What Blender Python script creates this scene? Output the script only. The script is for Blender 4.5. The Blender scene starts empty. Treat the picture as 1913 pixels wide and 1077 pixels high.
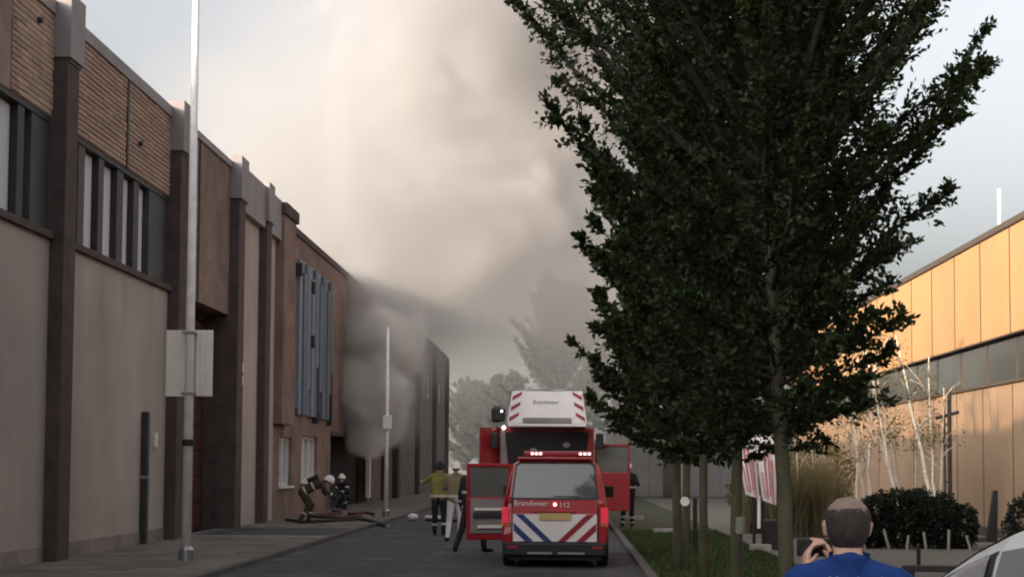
import bpy, bmesh, math, random
import numpy as np
from mathutils import Vector, Matrix, noise as mnoise

R = math.radians
random.seed(7)
sc = bpy.context.scene
col = sc.collection

# ------------------------------------------------------------------ camera
cam_d = bpy.data.cameras.new('camera')
cam = bpy.data.objects.new('camera', cam_d)
col.objects.link(cam)
sc.camera = cam
cam_d.sensor_width = 36.0
cam_d.lens = 36.0 * 2600 / 1913
cam_d.clip_start = 0.05
cam_d.clip_end = 3000
cam_d.shift_y = 0.102
cam.matrix_world = (Matrix.Translation((0, 0, 1.7)) @ Matrix.Rotation(R(2.28), 4, 'Z')
                    @ Matrix.Rotation(R(93.0), 4, 'X') @ Matrix.Rotation(R(0.34), 4, 'Z'))

# ------------------------------------------------------------------ world and sun
SUN_BACK = 42.0                       # degrees the sun stands behind the camera's left
SUN_ELEV = math.degrees(math.atan(0.355 * math.cos(R(SUN_BACK))))
world = bpy.data.worlds.new('World')
sc.world = world
world.use_nodes = True
wn = world.node_tree
wn.nodes.clear()
sky = wn.nodes.new('ShaderNodeTexSky')
sky.sky_type = 'NISHITA'
sky.sun_disc = False
sky.sun_elevation = R(SUN_ELEV)
sky.sun_rotation = R(270.0 - SUN_BACK)
sky.air_density = 1.0
sky.dust_density = 10.0
sky.ozone_density = 1.2
bg = wn.nodes.new('ShaderNodeBackground')
bg.inputs['Strength'].default_value = 0.15
wo = wn.nodes.new('ShaderNodeOutputWorld')
hz = wn.nodes.new('ShaderNodeHueSaturation')          # hazy evening air: a paler blue
hz.inputs['Saturation'].default_value = 0.20
wn.links.new(sky.outputs[0], hz.inputs['Color'])
wn.links.new(hz.outputs[0], bg.inputs['Color'])
wn.links.new(bg.outputs[0], wo.inputs['Surface'])

sun_d = bpy.data.lights.new('sun', 'SUN')
sun_d.energy = 2.0
sun_d.angle = R(0.6)
sun_d.color = (1.0, 0.72, 0.47)
sun = bpy.data.objects.new('sun', sun_d)
col.objects.link(sun)
to_sun = Vector((-math.cos(R(SUN_BACK)), -math.sin(R(SUN_BACK)), math.tan(R(SUN_ELEV)))).normalized()
sun.rotation_euler = to_sun.to_track_quat('Z', 'Y').to_euler()
sun.location = (-40, -20, 30)

sc.view_settings.view_transform = 'Standard'
sc.view_settings.look = 'None'
sc.view_settings.exposure = 1.6
sc.view_settings.gamma = 1.0
sc.view_settings.use_curve_mapping = False
sc.render.engine = 'CYCLES'
cy = sc.cycles
cy.use_denoising = True
try:
    cy.denoiser = 'OPENIMAGEDENOISE'
except Exception:
    pass
cy.max_bounces = 8
cy.diffuse_bounces = 3
cy.glossy_bounces = 3
cy.transmission_bounces = 4
cy.transparent_max_bounces = 8
cy.volume_bounces = 6
cy.volume_step_rate = 2.0
cy.volume_max_steps = 256
cy.sample_clamp_indirect = 8.0
cy.filter_width = 2.0

# ------------------------------------------------------------------ materials
def nd(nt, t, **kw):
    n = nt.nodes.new(t)
    for k, v in kw.items():
        setattr(n, k, v)
    return n

def mat(name, c, rough=0.75, metal=0.0, var=0.14, scale=3.0, bump=0.0, bscale=60.0, spec=0.4,
        c2=None, stretch=None, coat=0.0, isl=0.0, streak=0.0):
    """Principled material: base colour broken up by noise (c to c2), optional fine bump, per piece tint."""
    m = bpy.data.materials.new(name)
    m.use_nodes = True
    nt = m.node_tree
    b = nt.nodes['Principled BSDF']
    tc = nd(nt, 'ShaderNodeTexCoord')
    src = tc.outputs['Object']
    if stretch:
        mp = nd(nt, 'ShaderNodeMapping')
        mp.inputs['Scale'].default_value = stretch
        nt.links.new(src, mp.inputs[0])
        src = mp.outputs[0]
    n = nd(nt, 'ShaderNodeTexNoise')
    n.inputs['Scale'].default_value = scale
    n.inputs['Detail'].default_value = 6
    n.inputs['Roughness'].default_value = 0.6
    nt.links.new(src, n.inputs['Vector'])
    rp = nd(nt, 'ShaderNodeValToRGB')
    lo = [max(0, x * (1 - var)) for x in c] if c2 is None else c
    hi = [min(1, x * (1 + var)) for x in c] if c2 is None else c2
    rp.color_ramp.elements[0].position = 0.32
    rp.color_ramp.elements[1].position = 0.68
    rp.color_ramp.elements[0].color = (*lo, 1)
    rp.color_ramp.elements[1].color = (*hi, 1)
    nt.links.new(n.outputs['Fac'], rp.inputs[0])
    out = rp.outputs[0]
    if streak:
        mp2 = nd(nt, 'ShaderNodeMapping')
        mp2.inputs['Scale'].default_value = (0.5, 0.5, 0.10)
        nt.links.new(tc.outputs['Object'], mp2.inputs[0])
        n2 = nd(nt, 'ShaderNodeTexNoise')
        n2.inputs['Scale'].default_value = 2.0
        n2.inputs['Detail'].default_value = 7
        nt.links.new(mp2.outputs[0], n2.inputs['Vector'])
        mr = nd(nt, 'ShaderNodeMapRange')
        mr.inputs['From Min'].default_value = 0.25
        mr.inputs['From Max'].default_value = 0.75
        mr.inputs['To Min'].default_value = 1 - streak
        mr.inputs['To Max'].default_value = 1.0
        nt.links.new(n2.outputs['Fac'], mr.inputs['Value'])
        mx = nd(nt, 'ShaderNodeMix', data_type='RGBA', blend_type='MULTIPLY')
        mx.inputs['Factor'].default_value = 1
        nt.links.new(out, mx.inputs['A'])
        nt.links.new(mr.outputs[0], mx.inputs['B'])
        out = mx.outputs['Result']
    if isl:
        oi = nd(nt, 'ShaderNodeObjectInfo')
        ge = nd(nt, 'ShaderNodeNewGeometry')
        ad = nd(nt, 'ShaderNodeMath', operation='ADD')
        nt.links.new(oi.outputs['Random'], ad.inputs[0])
        nt.links.new(ge.outputs['Random Per Island'], ad.inputs[1])
        fr = nd(nt, 'ShaderNodeMath', operation='FRACT')
        nt.links.new(ad.outputs[0], fr.inputs[0])
        mr = nd(nt, 'ShaderNodeMapRange')
        mr.inputs['To Min'].default_value = 1 - isl
        mr.inputs['To Max'].default_value = 1 + isl
        nt.links.new(fr.outputs[0], mr.inputs['Value'])
        mx = nd(nt, 'ShaderNodeMix', data_type='RGBA', blend_type='MULTIPLY')
        mx.inputs['Factor'].default_value = 1
        nt.links.new(out, mx.inputs['A'])
        nt.links.new(mr.outputs[0], mx.inputs['B'])
        out = mx.outputs['Result']
    nt.links.new(out, b.inputs['Base Color'])
    b.inputs['Roughness'].default_value = rough
    b.inputs['Metallic'].default_value = metal
    b.inputs['Specular IOR Level'].default_value = spec
    if coat:
        b.inputs['Coat Weight'].default_value = coat
        b.inputs['Coat Roughness'].default_value = 0.08
    if bump:
        n3 = nd(nt, 'ShaderNodeTexNoise')
        n3.inputs['Scale'].default_value = bscale
        n3.inputs['Detail'].default_value = 4
        nt.links.new(src, n3.inputs['Vector'])
        bp = nd(nt, 'ShaderNodeBump')
        bp.inputs['Strength'].default_value = bump
        bp.inputs['Distance'].default_value = 0.02
        nt.links.new(n3.outputs['Fac'], bp.inputs['Height'])
        nt.links.new(bp.outputs[0], b.inputs['Normal'])
    return m

def brickmat(name, c1, c2, mortar, bw=0.22, bh=0.075, plane='YZ'):
    m = bpy.data.materials.new(name)
    m.use_nodes = True
    nt = m.node_tree
    b = nt.nodes['Principled BSDF']
    tc = nd(nt, 'ShaderNodeTexCoord')
    sp = nd(nt, 'ShaderNodeSeparateXYZ')
    nt.links.new(tc.outputs['Object'], sp.inputs[0])
    ad = nd(nt, 'ShaderNodeMath', operation='ADD')
    nt.links.new(sp.outputs['X'], ad.inputs[0])
    nt.links.new(sp.outputs['Y'], ad.inputs[1])
    cb = nd(nt, 'ShaderNodeCombineXYZ')
    nt.links.new(ad.outputs[0], cb.inputs['X'])
    nt.links.new(sp.outputs['Z'], cb.inputs['Y'])
    br = nd(nt, 'ShaderNodeTexBrick')
    br.inputs['Color1'].default_value = (*c1, 1)
    br.inputs['Color2'].default_value = (*c2, 1)
    br.inputs['Mortar'].default_value = (*mortar, 1)
    br.inputs['Scale'].default_value = 1.0
    br.inputs['Mortar Size'].default_value = 0.008
    br.inputs['Brick Width'].default_value = bw
    br.inputs['Row Height'].default_value = bh
    nt.links.new(cb.outputs[0], br.inputs['Vector'])
    n = nd(nt, 'ShaderNodeTexNoise')
    n.inputs['Scale'].default_value = 1.2
    n.inputs['Detail'].default_value = 7
    nt.links.new(tc.outputs['Object'], n.inputs['Vector'])
    mr = nd(nt, 'ShaderNodeMapRange')
    mr.inputs['From Min'].default_value = 0.3
    mr.inputs['From Max'].default_value = 0.7
    mr.inputs['To Min'].default_value = 0.7
    mr.inputs['To Max'].default_value = 1.15
    nt.links.new(n.outputs['Fac'], mr.inputs['Value'])
    mx = nd(nt, 'ShaderNodeMix', data_type='RGBA', blend_type='MULTIPLY')
    mx.inputs['Factor'].default_value = 1
    nt.links.new(br.outputs['Color'], mx.inputs['A'])
    nt.links.new(mr.outputs[0], mx.inputs['B'])
    nt.links.new(mx.outputs['Result'], b.inputs['Base Color'])
    b.inputs['Roughness'].default_value = 0.9
    b.inputs['Specular IOR Level'].default_value = 0.2
    bp = nd(nt, 'ShaderNodeBump')
    bp.inputs['Strength'].default_value = 0.4
    bp.inputs['Distance'].default_value = 0.01
    nt.links.new(br.outputs['Fac'], bp.inputs['Height'])
    bp.invert = True
    nt.links.new(bp.outputs[0], b.inputs['Normal'])
    return m

def leafmat(name, c, c2, trans=0.35, isl=0.35):
    m = bpy.data.materials.new(name)
    m.use_nodes = True
    nt = m.node_tree
    nt.nodes.clear()
    out = nd(nt, 'ShaderNodeOutputMaterial')
    ge = nd(nt, 'ShaderNodeNewGeometry')
    rp = nd(nt, 'ShaderNodeValToRGB')
    rp.color_ramp.elements[0].color = (*c, 1)
    rp.color_ramp.elements[1].color = (*c2, 1)
    nt.links.new(ge.outputs['Random Per Island'], rp.inputs[0])
    d = nd(nt, 'ShaderNodeBsdfPrincipled')
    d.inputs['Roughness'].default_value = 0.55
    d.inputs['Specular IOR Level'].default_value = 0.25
    t = nd(nt, 'ShaderNodeBsdfTranslucent')
    hs = nd(nt, 'ShaderNodeMix', data_type='RGBA', blend_type='MULTIPLY')
    hs.inputs['Factor'].default_value = 1.0
    hs.inputs['B'].default_value = (1.5, 1.35, 0.5, 1)
    nt.links.new(rp.outputs[0], hs.inputs['A'])
    nt.links.new(rp.outputs[0], d.inputs['Base Color'])
    nt.links.new(hs.outputs['Result'], t.inputs['Color'])
    mx = nd(nt, 'ShaderNodeMixShader')
    mx.inputs[0].default_value = trans
    nt.links.new(d.outputs[0], mx.inputs[1])
    nt.links.new(t.outputs[0], mx.inputs[2])
    nt.links.new(mx.outputs[0], out.inputs['Surface'])
    return m

def emit(name, c, s):
    m = mat(name, c, 0.3)
    b = m.node_tree.nodes['Principled BSDF']
    b.inputs['Emission Color'].default_value = (*c, 1)
    b.inputs['Emission Strength'].default_value = s
    return m

def glassmat(name, c, rough=0.06, spec=0.6):
    return mat(name, c, rough, var=0.05, spec=spec, coat=0.3)

MT = dict(
    asphalt=mat('asphalt', (0.070, 0.068, 0.072), 0.85, var=0.35, scale=0.9, bump=0.5, bscale=90, spec=0.2),
    patch=mat('asphalt_patch', (0.048, 0.047, 0.050), 0.8, var=0.3, scale=1.5, bump=0.4, bscale=100, spec=0.3),
    damp=mat('damp_plaster', (0.27, 0.225, 0.195), 0.92, var=0.3, scale=1.6, bump=0.3, bscale=25, streak=0.4),
    ground=mat('earth', (0.09, 0.08, 0.065), 0.95, var=0.3, scale=0.6, bump=0.5, bscale=20),
    pave=mat('paving', (0.13, 0.118, 0.105), 0.9, var=0.2, scale=2.0, bump=0.3, bscale=25, isl=0.28),
    kerb=mat('kerb_concrete', (0.10, 0.095, 0.09), 0.9, var=0.2, scale=6, bump=0.3, isl=0.15),
    strip=mat('pale_stone', (0.26, 0.25, 0.23), 0.9, var=0.2, scale=5, isl=0.1),
    gravel=mat('gravel', (0.145, 0.138, 0.128), 0.95, var=0.3, scale=20, bump=0.8, bscale=60),
    soil=mat('soil', (0.045, 0.05, 0.026), 0.95, var=0.35, scale=4, bump=0.7, bscale=30),
    plaster=mat('plaster', (0.42, 0.363, 0.325), 0.92, var=0.10, scale=0.5, bump=0.25, bscale=30, spec=0.2, streak=0.26),
    plaster2=mat('pale_plaster', (0.46, 0.39, 0.35), 0.92, var=0.10, scale=0.8, bump=0.12, bscale=50, spec=0.2, streak=0.18),
    pil=mat('dark_brown_render', (0.105, 0.077, 0.074), 0.9, var=0.22, scale=2.5, bump=0.25, bscale=50, spec=0.2, streak=0.25),
    cap=mat('grey_cap_metal', (0.275, 0.25, 0.258), 0.6, var=0.12, scale=1.5, spec=0.35, streak=0.25),
    mortar=mat('mortar', (0.27, 0.19, 0.165), 0.95, var=0.2, scale=2.5, bump=0.3),
    brick=mat('buff_brick', (0.33, 0.228, 0.20), 0.9, scale=0.6, c2=(0.45, 0.335, 0.245), bump=0.4, bscale=70, spec=0.2, isl=0.15),
    frame=mat('dark_window_frame', (0.035, 0.033, 0.036), 0.6, var=0.2, scale=4),
    panel=mat('dark_green_panel', (0.045, 0.05, 0.052), 0.6, var=0.2, scale=2),
    reddoor=mat('dark_red_door', (0.075, 0.022, 0.026), 0.6, var=0.2, scale=3, streak=0.3),
    glass=glassmat('window_glass', (0.30, 0.30, 0.31), 0.10, 0.9),
    skysheen=mat('pale_sky_reflection', (0.55, 0.55, 0.57), 0.85, var=0.08, scale=2, stretch=(1, 9, 1)),
    dark=mat('dark_interior', (0.012, 0.011, 0.011), 0.9),
    nearblack=mat('near_black_wall', (0.018, 0.015, 0.014), 0.95, var=0.4, scale=2),
    brickB=brickmat('brown_brick', (0.235, 0.155, 0.13), (0.285, 0.195, 0.16), (0.18, 0.15, 0.135)),
    brickC=brickmat('grey_brown_brick', (0.17, 0.125, 0.113), (0.21, 0.16, 0.14), (0.14, 0.125, 0.115)),
    bluepan=mat('blue_grey_cladding', (0.20, 0.235, 0.30), 0.6, var=0.15, scale=2, isl=0.3, streak=0.3),
    white=mat('white_paint', (0.72, 0.70, 0.68), 0.5, var=0.06, scale=4),
    galv=mat('galvanised_steel', (0.84, 0.80, 0.78), 0.5, metal=0.0, var=0.12, scale=7, streak=0.15),
    signback=mat('sign_back', (0.84, 0.79, 0.70), 0.5, var=0.08, scale=2, streak=0.15),
    galvg=mat('grey_green_tie', (0.20, 0.21, 0.17), 0.9, var=0.15),
    black=mat('black_plastic', (0.013, 0.013, 0.014), 0.5, var=0.2),
    rubber=mat('tyre_rubber', (0.014, 0.014, 0.014), 0.85, var=0.3, scale=8),
    steel=mat('steel', (0.35, 0.35, 0.36), 0.35, metal=0.8, var=0.1),
    hall=mat('orange_cladding', (0.40, 0.225, 0.105), 0.75, var=0.06, scale=0.7, spec=0.3, isl=0.05, streak=0.10),  # low sun's orange partly put into the panel colour
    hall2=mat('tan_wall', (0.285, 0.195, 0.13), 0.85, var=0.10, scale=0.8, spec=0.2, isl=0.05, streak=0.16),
    halltrim=mat('brown_trim', (0.07, 0.055, 0.045), 0.6, var=0.1),
    hallglass=glassmat('dark_band_glass', (0.05, 0.055, 0.05), 0.08, 0.5),
    greywall=mat('pale_grey_wall', (0.24, 0.235, 0.23), 0.85, var=0.08, scale=1, isl=0.05, streak=0.12),
    red=mat('fire_red', (0.36, 0.012, 0.02), 0.35, var=0.10, scale=3, coat=0.5),
    redtruck=mat('fire_red_truck', (0.26, 0.012, 0.018), 0.4, var=0.12, scale=3, coat=0.4),
    vwhite=mat('reflective_white', (0.70, 0.66, 0.66), 0.45, var=0.05),
    vgrey=mat('lining_grey', (0.24, 0.23, 0.22), 0.8, var=0.15),
    vblue=mat('stripe_blue', (0.022, 0.035, 0.15), 0.4, var=0.1),
    vred=mat('stripe_red', (0.26, 0.012, 0.022), 0.45, var=0.1),
    plate=mat('yellow_plate', (0.50, 0.36, 0.15), 0.5, var=0.08),
    carglass=glassmat('vehicle_glass', (0.03, 0.034, 0.036), 0.05, 0.8),
    doorglass=glassmat('door_glass', (0.12, 0.125, 0.115), 0.08, 0.9),
    rearglass=glassmat('rear_glass', (0.09, 0.095, 0.096), 0.04, 1.0),
    screen=glassmat('windscreen', (0.018, 0.018, 0.02), 0.12, 0.35),
    tail=emit('tail_light_lit', (0.65, 0.03, 0.06), 0.13),
    lit=emit('white_glow', (1.0, 0.93, 0.9), 3.0),
    led=emit('led_lit', (1.0, 0.75, 0.75), 0.9),
    amber=mat('amber_lens', (0.4, 0.12, 0.02), 0.3),
    bluelens=mat('blue_lens', (0.03, 0.05, 0.25), 0.25),
    bark=mat('bark', (0.045, 0.040, 0.026), 0.95, var=0.35, scale=6, bump=0.8, bscale=25, stretch=(1, 1, 0.3), c2=(0.085, 0.08, 0.048)),
    bark2=mat('twig_bark', (0.032, 0.028, 0.024), 0.95, var=0.3, scale=8),
    birch=mat('birch_bark', (0.40, 0.35, 0.29), 0.85, scale=5, c2=(0.66, 0.60, 0.52), stretch=(1, 1, 3.0), bump=0.2),
    palestub=mat('pale_stub', (0.22, 0.205, 0.185), 0.9, var=0.2, scale=6),
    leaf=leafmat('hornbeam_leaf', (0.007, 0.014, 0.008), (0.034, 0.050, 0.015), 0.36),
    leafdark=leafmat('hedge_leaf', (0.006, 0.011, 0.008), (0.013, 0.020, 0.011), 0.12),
    leafbirch=leafmat('birch_leaf', (0.07, 0.075, 0.02), (0.15, 0.13, 0.04), 0.35),
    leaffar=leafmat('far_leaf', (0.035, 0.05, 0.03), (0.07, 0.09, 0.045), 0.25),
    grass=leafmat('grass_blade', (0.025, 0.045, 0.012), (0.05, 0.08, 0.022), 0.25),
    dryg=leafmat('dry_reed', (0.10, 0.09, 0.05), (0.20, 0.165, 0.10), 0.3),
    skin=mat('skin', (0.55, 0.33, 0.25), 0.6, var=0.08, scale=12, spec=0.3),
    scalp=mat('scalp', (0.20, 0.14, 0.115), 0.5, var=0.10, scale=14, spec=0.4),
    hair=mat('dark_short_hair', (0.042, 0.031, 0.028), 0.85, var=0.3, scale=50, bump=0.35, bscale=200),
    blueshirt=mat('blue_shirt', (0.014, 0.042, 0.165), 0.9, var=0.22, scale=7, bump=1.0, bscale=9, spec=0.15),
    jeans=mat('dark_jeans', (0.03, 0.035, 0.06), 0.9, var=0.2, scale=10),
    navy=mat('navy_turnout', (0.016, 0.016, 0.022), 0.9, var=0.25, scale=6, bump=0.3, bscale=20),
    khaki=mat('khaki_turnout', (0.22, 0.18, 0.055), 0.9, var=0.25, scale=5, bump=0.3, bscale=18),
    cream=mat('cream_jacket', (0.20, 0.165, 0.10), 0.9, var=0.15, scale=5, bump=0.3, bscale=18),
    whitecloth=mat('white_trousers', (0.60, 0.58, 0.58), 0.9, var=0.10, scale=5, bump=0.3, bscale=18),
    brownt=mat('brown_turnout', (0.055, 0.036, 0.024), 0.9, var=0.25, scale=6, bump=0.3, bscale=18),
    helmet=mat('white_helmet', (0.75, 0.68, 0.66), 0.35, var=0.05),
    stripe=mat('reflective_stripe', (0.55, 0.52, 0.46), 0.5, var=0.08),
    hose=mat('red_hose', (0.085, 0.022, 0.026), 0.8, var=0.2, scale=8),
    hosed=mat('dark_hose', (0.03, 0.026, 0.025), 0.8, var=0.2, scale=8),
    carwhite=mat('white_car_paint', (0.86, 0.86, 0.88), 0.3, var=0.03, coat=0.6),
    banner=mat('white_banner', (0.78, 0.73, 0.72), 0.8, var=0.08, scale=4),
    pink=mat('faded_red_print', (0.45, 0.16, 0.17), 0.8, var=0.25, scale=6),
)

# ------------------------------------------------------------------ mesh helpers
def wloc(o):
    v = Vector((0, 0, 0))
    while o is not None:
        v += o.location
        o = o.parent
    return v

def tag(o, label=None, cat=None, group=None, kind=None):
    if label: o['label'] = label
    if cat: o['category'] = cat
    if group: o['group'] = group
    if kind: o['kind'] = kind
    return o

def thing(name, label, cat, loc=(0, 0, 0), rz=0.0, group=None):
    o = bpy.data.objects.new(name, None)
    o.empty_display_size = 0.2
    col.objects.link(o)
    o.location = loc
    o.rotation_euler = (0, 0, rz)
    return tag(o, label, cat, group)

def link(name, me, parent=None, m=None):
    o = bpy.data.objects.new(name, me)
    col.objects.link(o)
    if parent is not None:
        o.parent = parent
    if m is not None:
        for x in (m if isinstance(m, (list, tuple)) else [m]):
            me.materials.append(x)
    return o

class MB:
    def __init__(s):
        s.v, s.f, s.mi, s.cur = [], [], [], 0
    def add(s, vs, fs):
        b = len(s.v)
        s.v += [tuple(p) for p in vs]
        s.f += [tuple(i + b for i in f) for f in fs]
        s.mi += [s.cur] * len(fs)
        return s
    def box(s, x0, x1, y0, y1, z0, z1):
        v = [(x, y, z) for z in (z0, z1) for y in (y0, y1) for x in (x0, x1)]
        return s.add(v, [(0, 2, 3, 1), (4, 5, 7, 6), (0, 1, 5, 4), (2, 6, 7, 3), (0, 4, 6, 2), (1, 3, 7, 5)])
    def prism(s, pts, d):
        """pts: planar polygon (3D points), d: extrusion vector"""
        n = len(pts)
        d = Vector(d)
        a = [Vector(p) for p in pts]
        b = [p + d for p in a]
        fs = [tuple(range(n)), tuple(range(2 * n - 1, n - 1, -1))]
        fs += [(i, i + n, (i + 1) % n + n, (i + 1) % n) for i in range(n)]
        return s.add(a + b, fs)
    def tube(s, path, rad, n=10, cap=True):
        P = [Vector(p) for p in path]
        if not hasattr(rad, '__len__'):
            rad = [rad] * len(P)
        vs, fs = [], []
        up = None
        for i, p in enumerate(P):
            t = (P[min(i + 1, len(P) - 1)] - P[max(i - 1, 0)])
            t = t.normalized() if t.length > 1e-9 else Vector((0, 0, 1))
            if up is None:
                up = Vector((1, 0, 0)) if abs(t.x) < 0.8 else Vector((0, 1, 0))
            a = (up - t * up.dot(t)).normalized()
            up = a
            b = t.cross(a)
            for k in range(n):
                an = 2 * math.pi * k / n
                vs.append(p + (a * math.cos(an) + b * math.sin(an)) * rad[i])
        for i in range(len(P) - 1):
            for k in range(n):
                fs.append((i * n + k, i * n + (k + 1) % n, (i + 1) * n + (k + 1) % n, (i + 1) * n + k))
        if cap:
            fs.append(tuple(range(n - 1, -1, -1)))
            fs.append(tuple((len(P) - 1) * n + k for k in range(n)))
        return s.add(vs, fs)
    def bar(s, a, b, w, h=None):
        return s.tube([a, b], w, 8)
    def lathe(s, prof, c=(0, 0, 0), n=20, axis='Z'):
        """prof: list of (r, h)"""
        vs, fs = [], []
        for r, h in prof:
            for k in range(n):
                a = 2 * math.pi * k / n
                p = (r * math.cos(a), r * math.sin(a), h)
                if axis == 'X': p = (p[2], p[0], p[1])
                if axis == 'Y': p = (p[1], p[2], p[0])
                vs.append((p[0] + c[0], p[1] + c[1], p[2] + c[2]))
        m = len(prof)
        for i in range(m - 1):
            for k in range(n):
                fs.append((i * n + k, i * n + (k + 1) % n, (i + 1) * n + (k + 1) % n, (i + 1) * n + k))
        if prof[0][0] > 1e-4: fs.append(tuple(range(n - 1, -1, -1)))
        if prof[-1][0] > 1e-4: fs.append(tuple((m - 1) * n + k for k in range(n)))
        return s.add(vs, fs)
    def sphere(s, c, r, nu=16, nv=10):
        r = r if hasattr(r, '__len__') else (r, r, r)
        vs, fs = [], []
        for i in range(nv + 1):
            t = math.pi * i / nv
            for k in range(nu):
                a = 2 * math.pi * k / nu
                vs.append((c[0] + r[0] * math.sin(t) * math.cos(a), c[1] + r[1] * math.sin(t) * math.sin(a), c[2] + r[2] * math.cos(t)))
        for i in range(nv):
            for k in range(nu):
                fs.append((i * nu + k, (i + 1) * nu + k, (i + 1) * nu + (k + 1) % nu, i * nu + (k + 1) % nu))
        return s.add(vs, fs)
    def build(s, name, m, parent=None, world=False, smooth=False, bevel=0.0, seg=2, kind=None, fix=True):
        off = wloc(parent) if (world and parent is not None) else Vector((0, 0, 0))
        me = bpy.data.meshes.new(name)
        me.from_pydata([(p[0] - off.x, p[1] - off.y, p[2] - off.z) for p in s.v], [], s.f)
        if any(s.mi):
            me.polygons.foreach_set('material_index', s.mi)
        if fix or bevel:
            bm = bmesh.new()
            bm.from_mesh(me)
            if fix:
                bmesh.ops.remove_doubles(bm, verts=bm.verts, dist=1e-5)
                bmesh.ops.recalc_face_normals(bm, faces=bm.faces)
            if bevel:
                es = [e for e in bm.edges if len(e.link_faces) == 2 and e.calc_face_angle(0) > 0.5]
                bmesh.ops.bevel(bm, geom=es, offset=bevel, segments=seg, profile=0.5, affect='EDGES', clamp_overlap=True)
            bm.to_mesh(me)
            bm.free()
        if smooth:
            me.polygons.foreach_set('use_smooth', [True] * len(me.polygons))
        me.update()
        o = link(name, me, parent, m)
        if kind: o['kind'] = kind
        return o

def B(name, m, parent, *b, world=True, bevel=0.0, **kw):
    """one box part"""
    return MB().box(*b).build(name, m, parent, world=world, bevel=bevel, **kw)

def text_part(name, body, size, m, parent, mtx, extrude=0.002, align='CENTER'):
    cu = bpy.data.curves.new(name, 'FONT')
    cu.body = body
    cu.size = size
    cu.extrude = extrude
    cu.align_x = align
    cu.align_y = 'CENTER'
    t = bpy.data.objects.new('tmp_text', cu)
    col.objects.link(t)
    dg = bpy.context.evaluated_depsgraph_get()
    me = bpy.data.meshes.new_from_object(t.evaluated_get(dg))
    bpy.data.objects.remove(t)
    bpy.data.curves.remove(cu)
    me.transform(mtx)
    me.materials.clear()
    me.name = name
    return link(name, me, parent, m)

def copy_tree(o, parent=None):
    c = o.copy()
    col.objects.link(c)
    c.parent = parent
    for ch in o.children:
        copy_tree(ch, c)
    return c

# ================================================================== SETTING
def struct(name, m, *b, bevel=0.0):
    return tag(B(name, m, None, *b, bevel=bevel), kind='structure')

struct('ground', MT['ground'], -1500, 1500, -600, 2400, -0.6, 0.0)
road = struct('road', MT['asphalt'], -5.3, 1.22, -25, 140, -0.1, 0.006)
B('repair_patch', MT['patch'], road, -4.9, -2.6, 22.0, 30.5, 0.002, 0.0095)
B('repair_patch', MT['patch'], road, -1.9, -1.2, 19.0, 60.0, 0.002, 0.0098)
B('repair_patch', MT['patch'], road, -4.2, -0.4, 36.5, 39.0, 0.002, 0.0090)
MB().lathe([(0.36, 0.0), (0.36, 0.012), (0.31, 0.012), (0.30, 0.008), (0.0, 0.008)], (-3.4, 25.2, 0.006), 24).build('manhole_cover', MT['frame'], road)
for gy in (24.3, 33.0, 47.0):
    B('gully_grate', MT['frame'], road, -5.29, -4.95, gy, gy + 0.45, 0.002, 0.014)
pav = struct('pavement', MT['pave'], -8.9, -5.45, -25, 140, -0.1, 0.085)
struct('verge', MT['soil'], 1.36, 3.9, 9.0, 75, -0.1, 0.06)
struct('parking_bay', MT['pave'], 1.36, 3.9, -25, 9.0, -0.1, 0.012)
struct('forecourt', MT['gravel'], 3.9, 10.6, -10, 75, -0.1, 0.03)

# kerb stones, one by one where they can be told apart
k0 = tag(B('kerb', MT['kerb'], None, -5.45, -5.30, 52, 140, -0.1, 0.10), kind='structure')
me = MB().box(0, 0.148, 0, 0.985, 0, 0.20).build('kerb_stone', MT['kerb'], k0, bevel=0.012).data
k0.children[0].location = (-5.449, 14, -0.098)
for i in range(15, 52):
    o = link('kerb_stone', me, k0)
    o.location = (-5.449, i, -0.098 + random.uniform(-0.004, 0.004))
k1 = tag(B('kerb', MT['kerb'], None, 1.22, 1.36, 45, 140, -0.1, 0.075), kind='structure')
for i in range(14, 45):
    o = link('kerb_stone', me, k1)
    o.location = (1.217, i, -0.124 + random.uniform(-0.004, 0.004))
    o.scale = (0.95, 1, 1)
# paving flags on the near pavement
fl = MB().box(0, 0.592, 0, 0.592, 0, 0.03).build('paving_flag', MT['pave'], pav, bevel=0.006)
fl.location = (-8.4, 21, 0.062)
cnt = 0
for j in range(0, 48):
    for i in range(5):
        y = 20.4 + j * 0.6
        if (i == 0 and j == 1) or cnt > 225 or (30.0 < y < 35.6):
            continue
        o = link('paving_flag', fl.data, pav)
        o.location = (-8.4 + i * 0.598 - 0.05, y, 0.0585 + random.uniform(-0.003, 0.003))
        cnt += 1
# driveway across the pavement with its pale edging stones
B('driveway', MT['asphalt'], pav, -8.5, -5.46, 31.3, 35.4, 0.0, 0.094)
for i in range(6):
    o = MB().box(0, 0.52, 0, 0.28, 0, 0.03).build('edging_stone', MT['strip'], pav, bevel=0.005)
    o.location = (-8.55 + i * 0.525, 30.95 + i * 0.02, 0.078)

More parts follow.
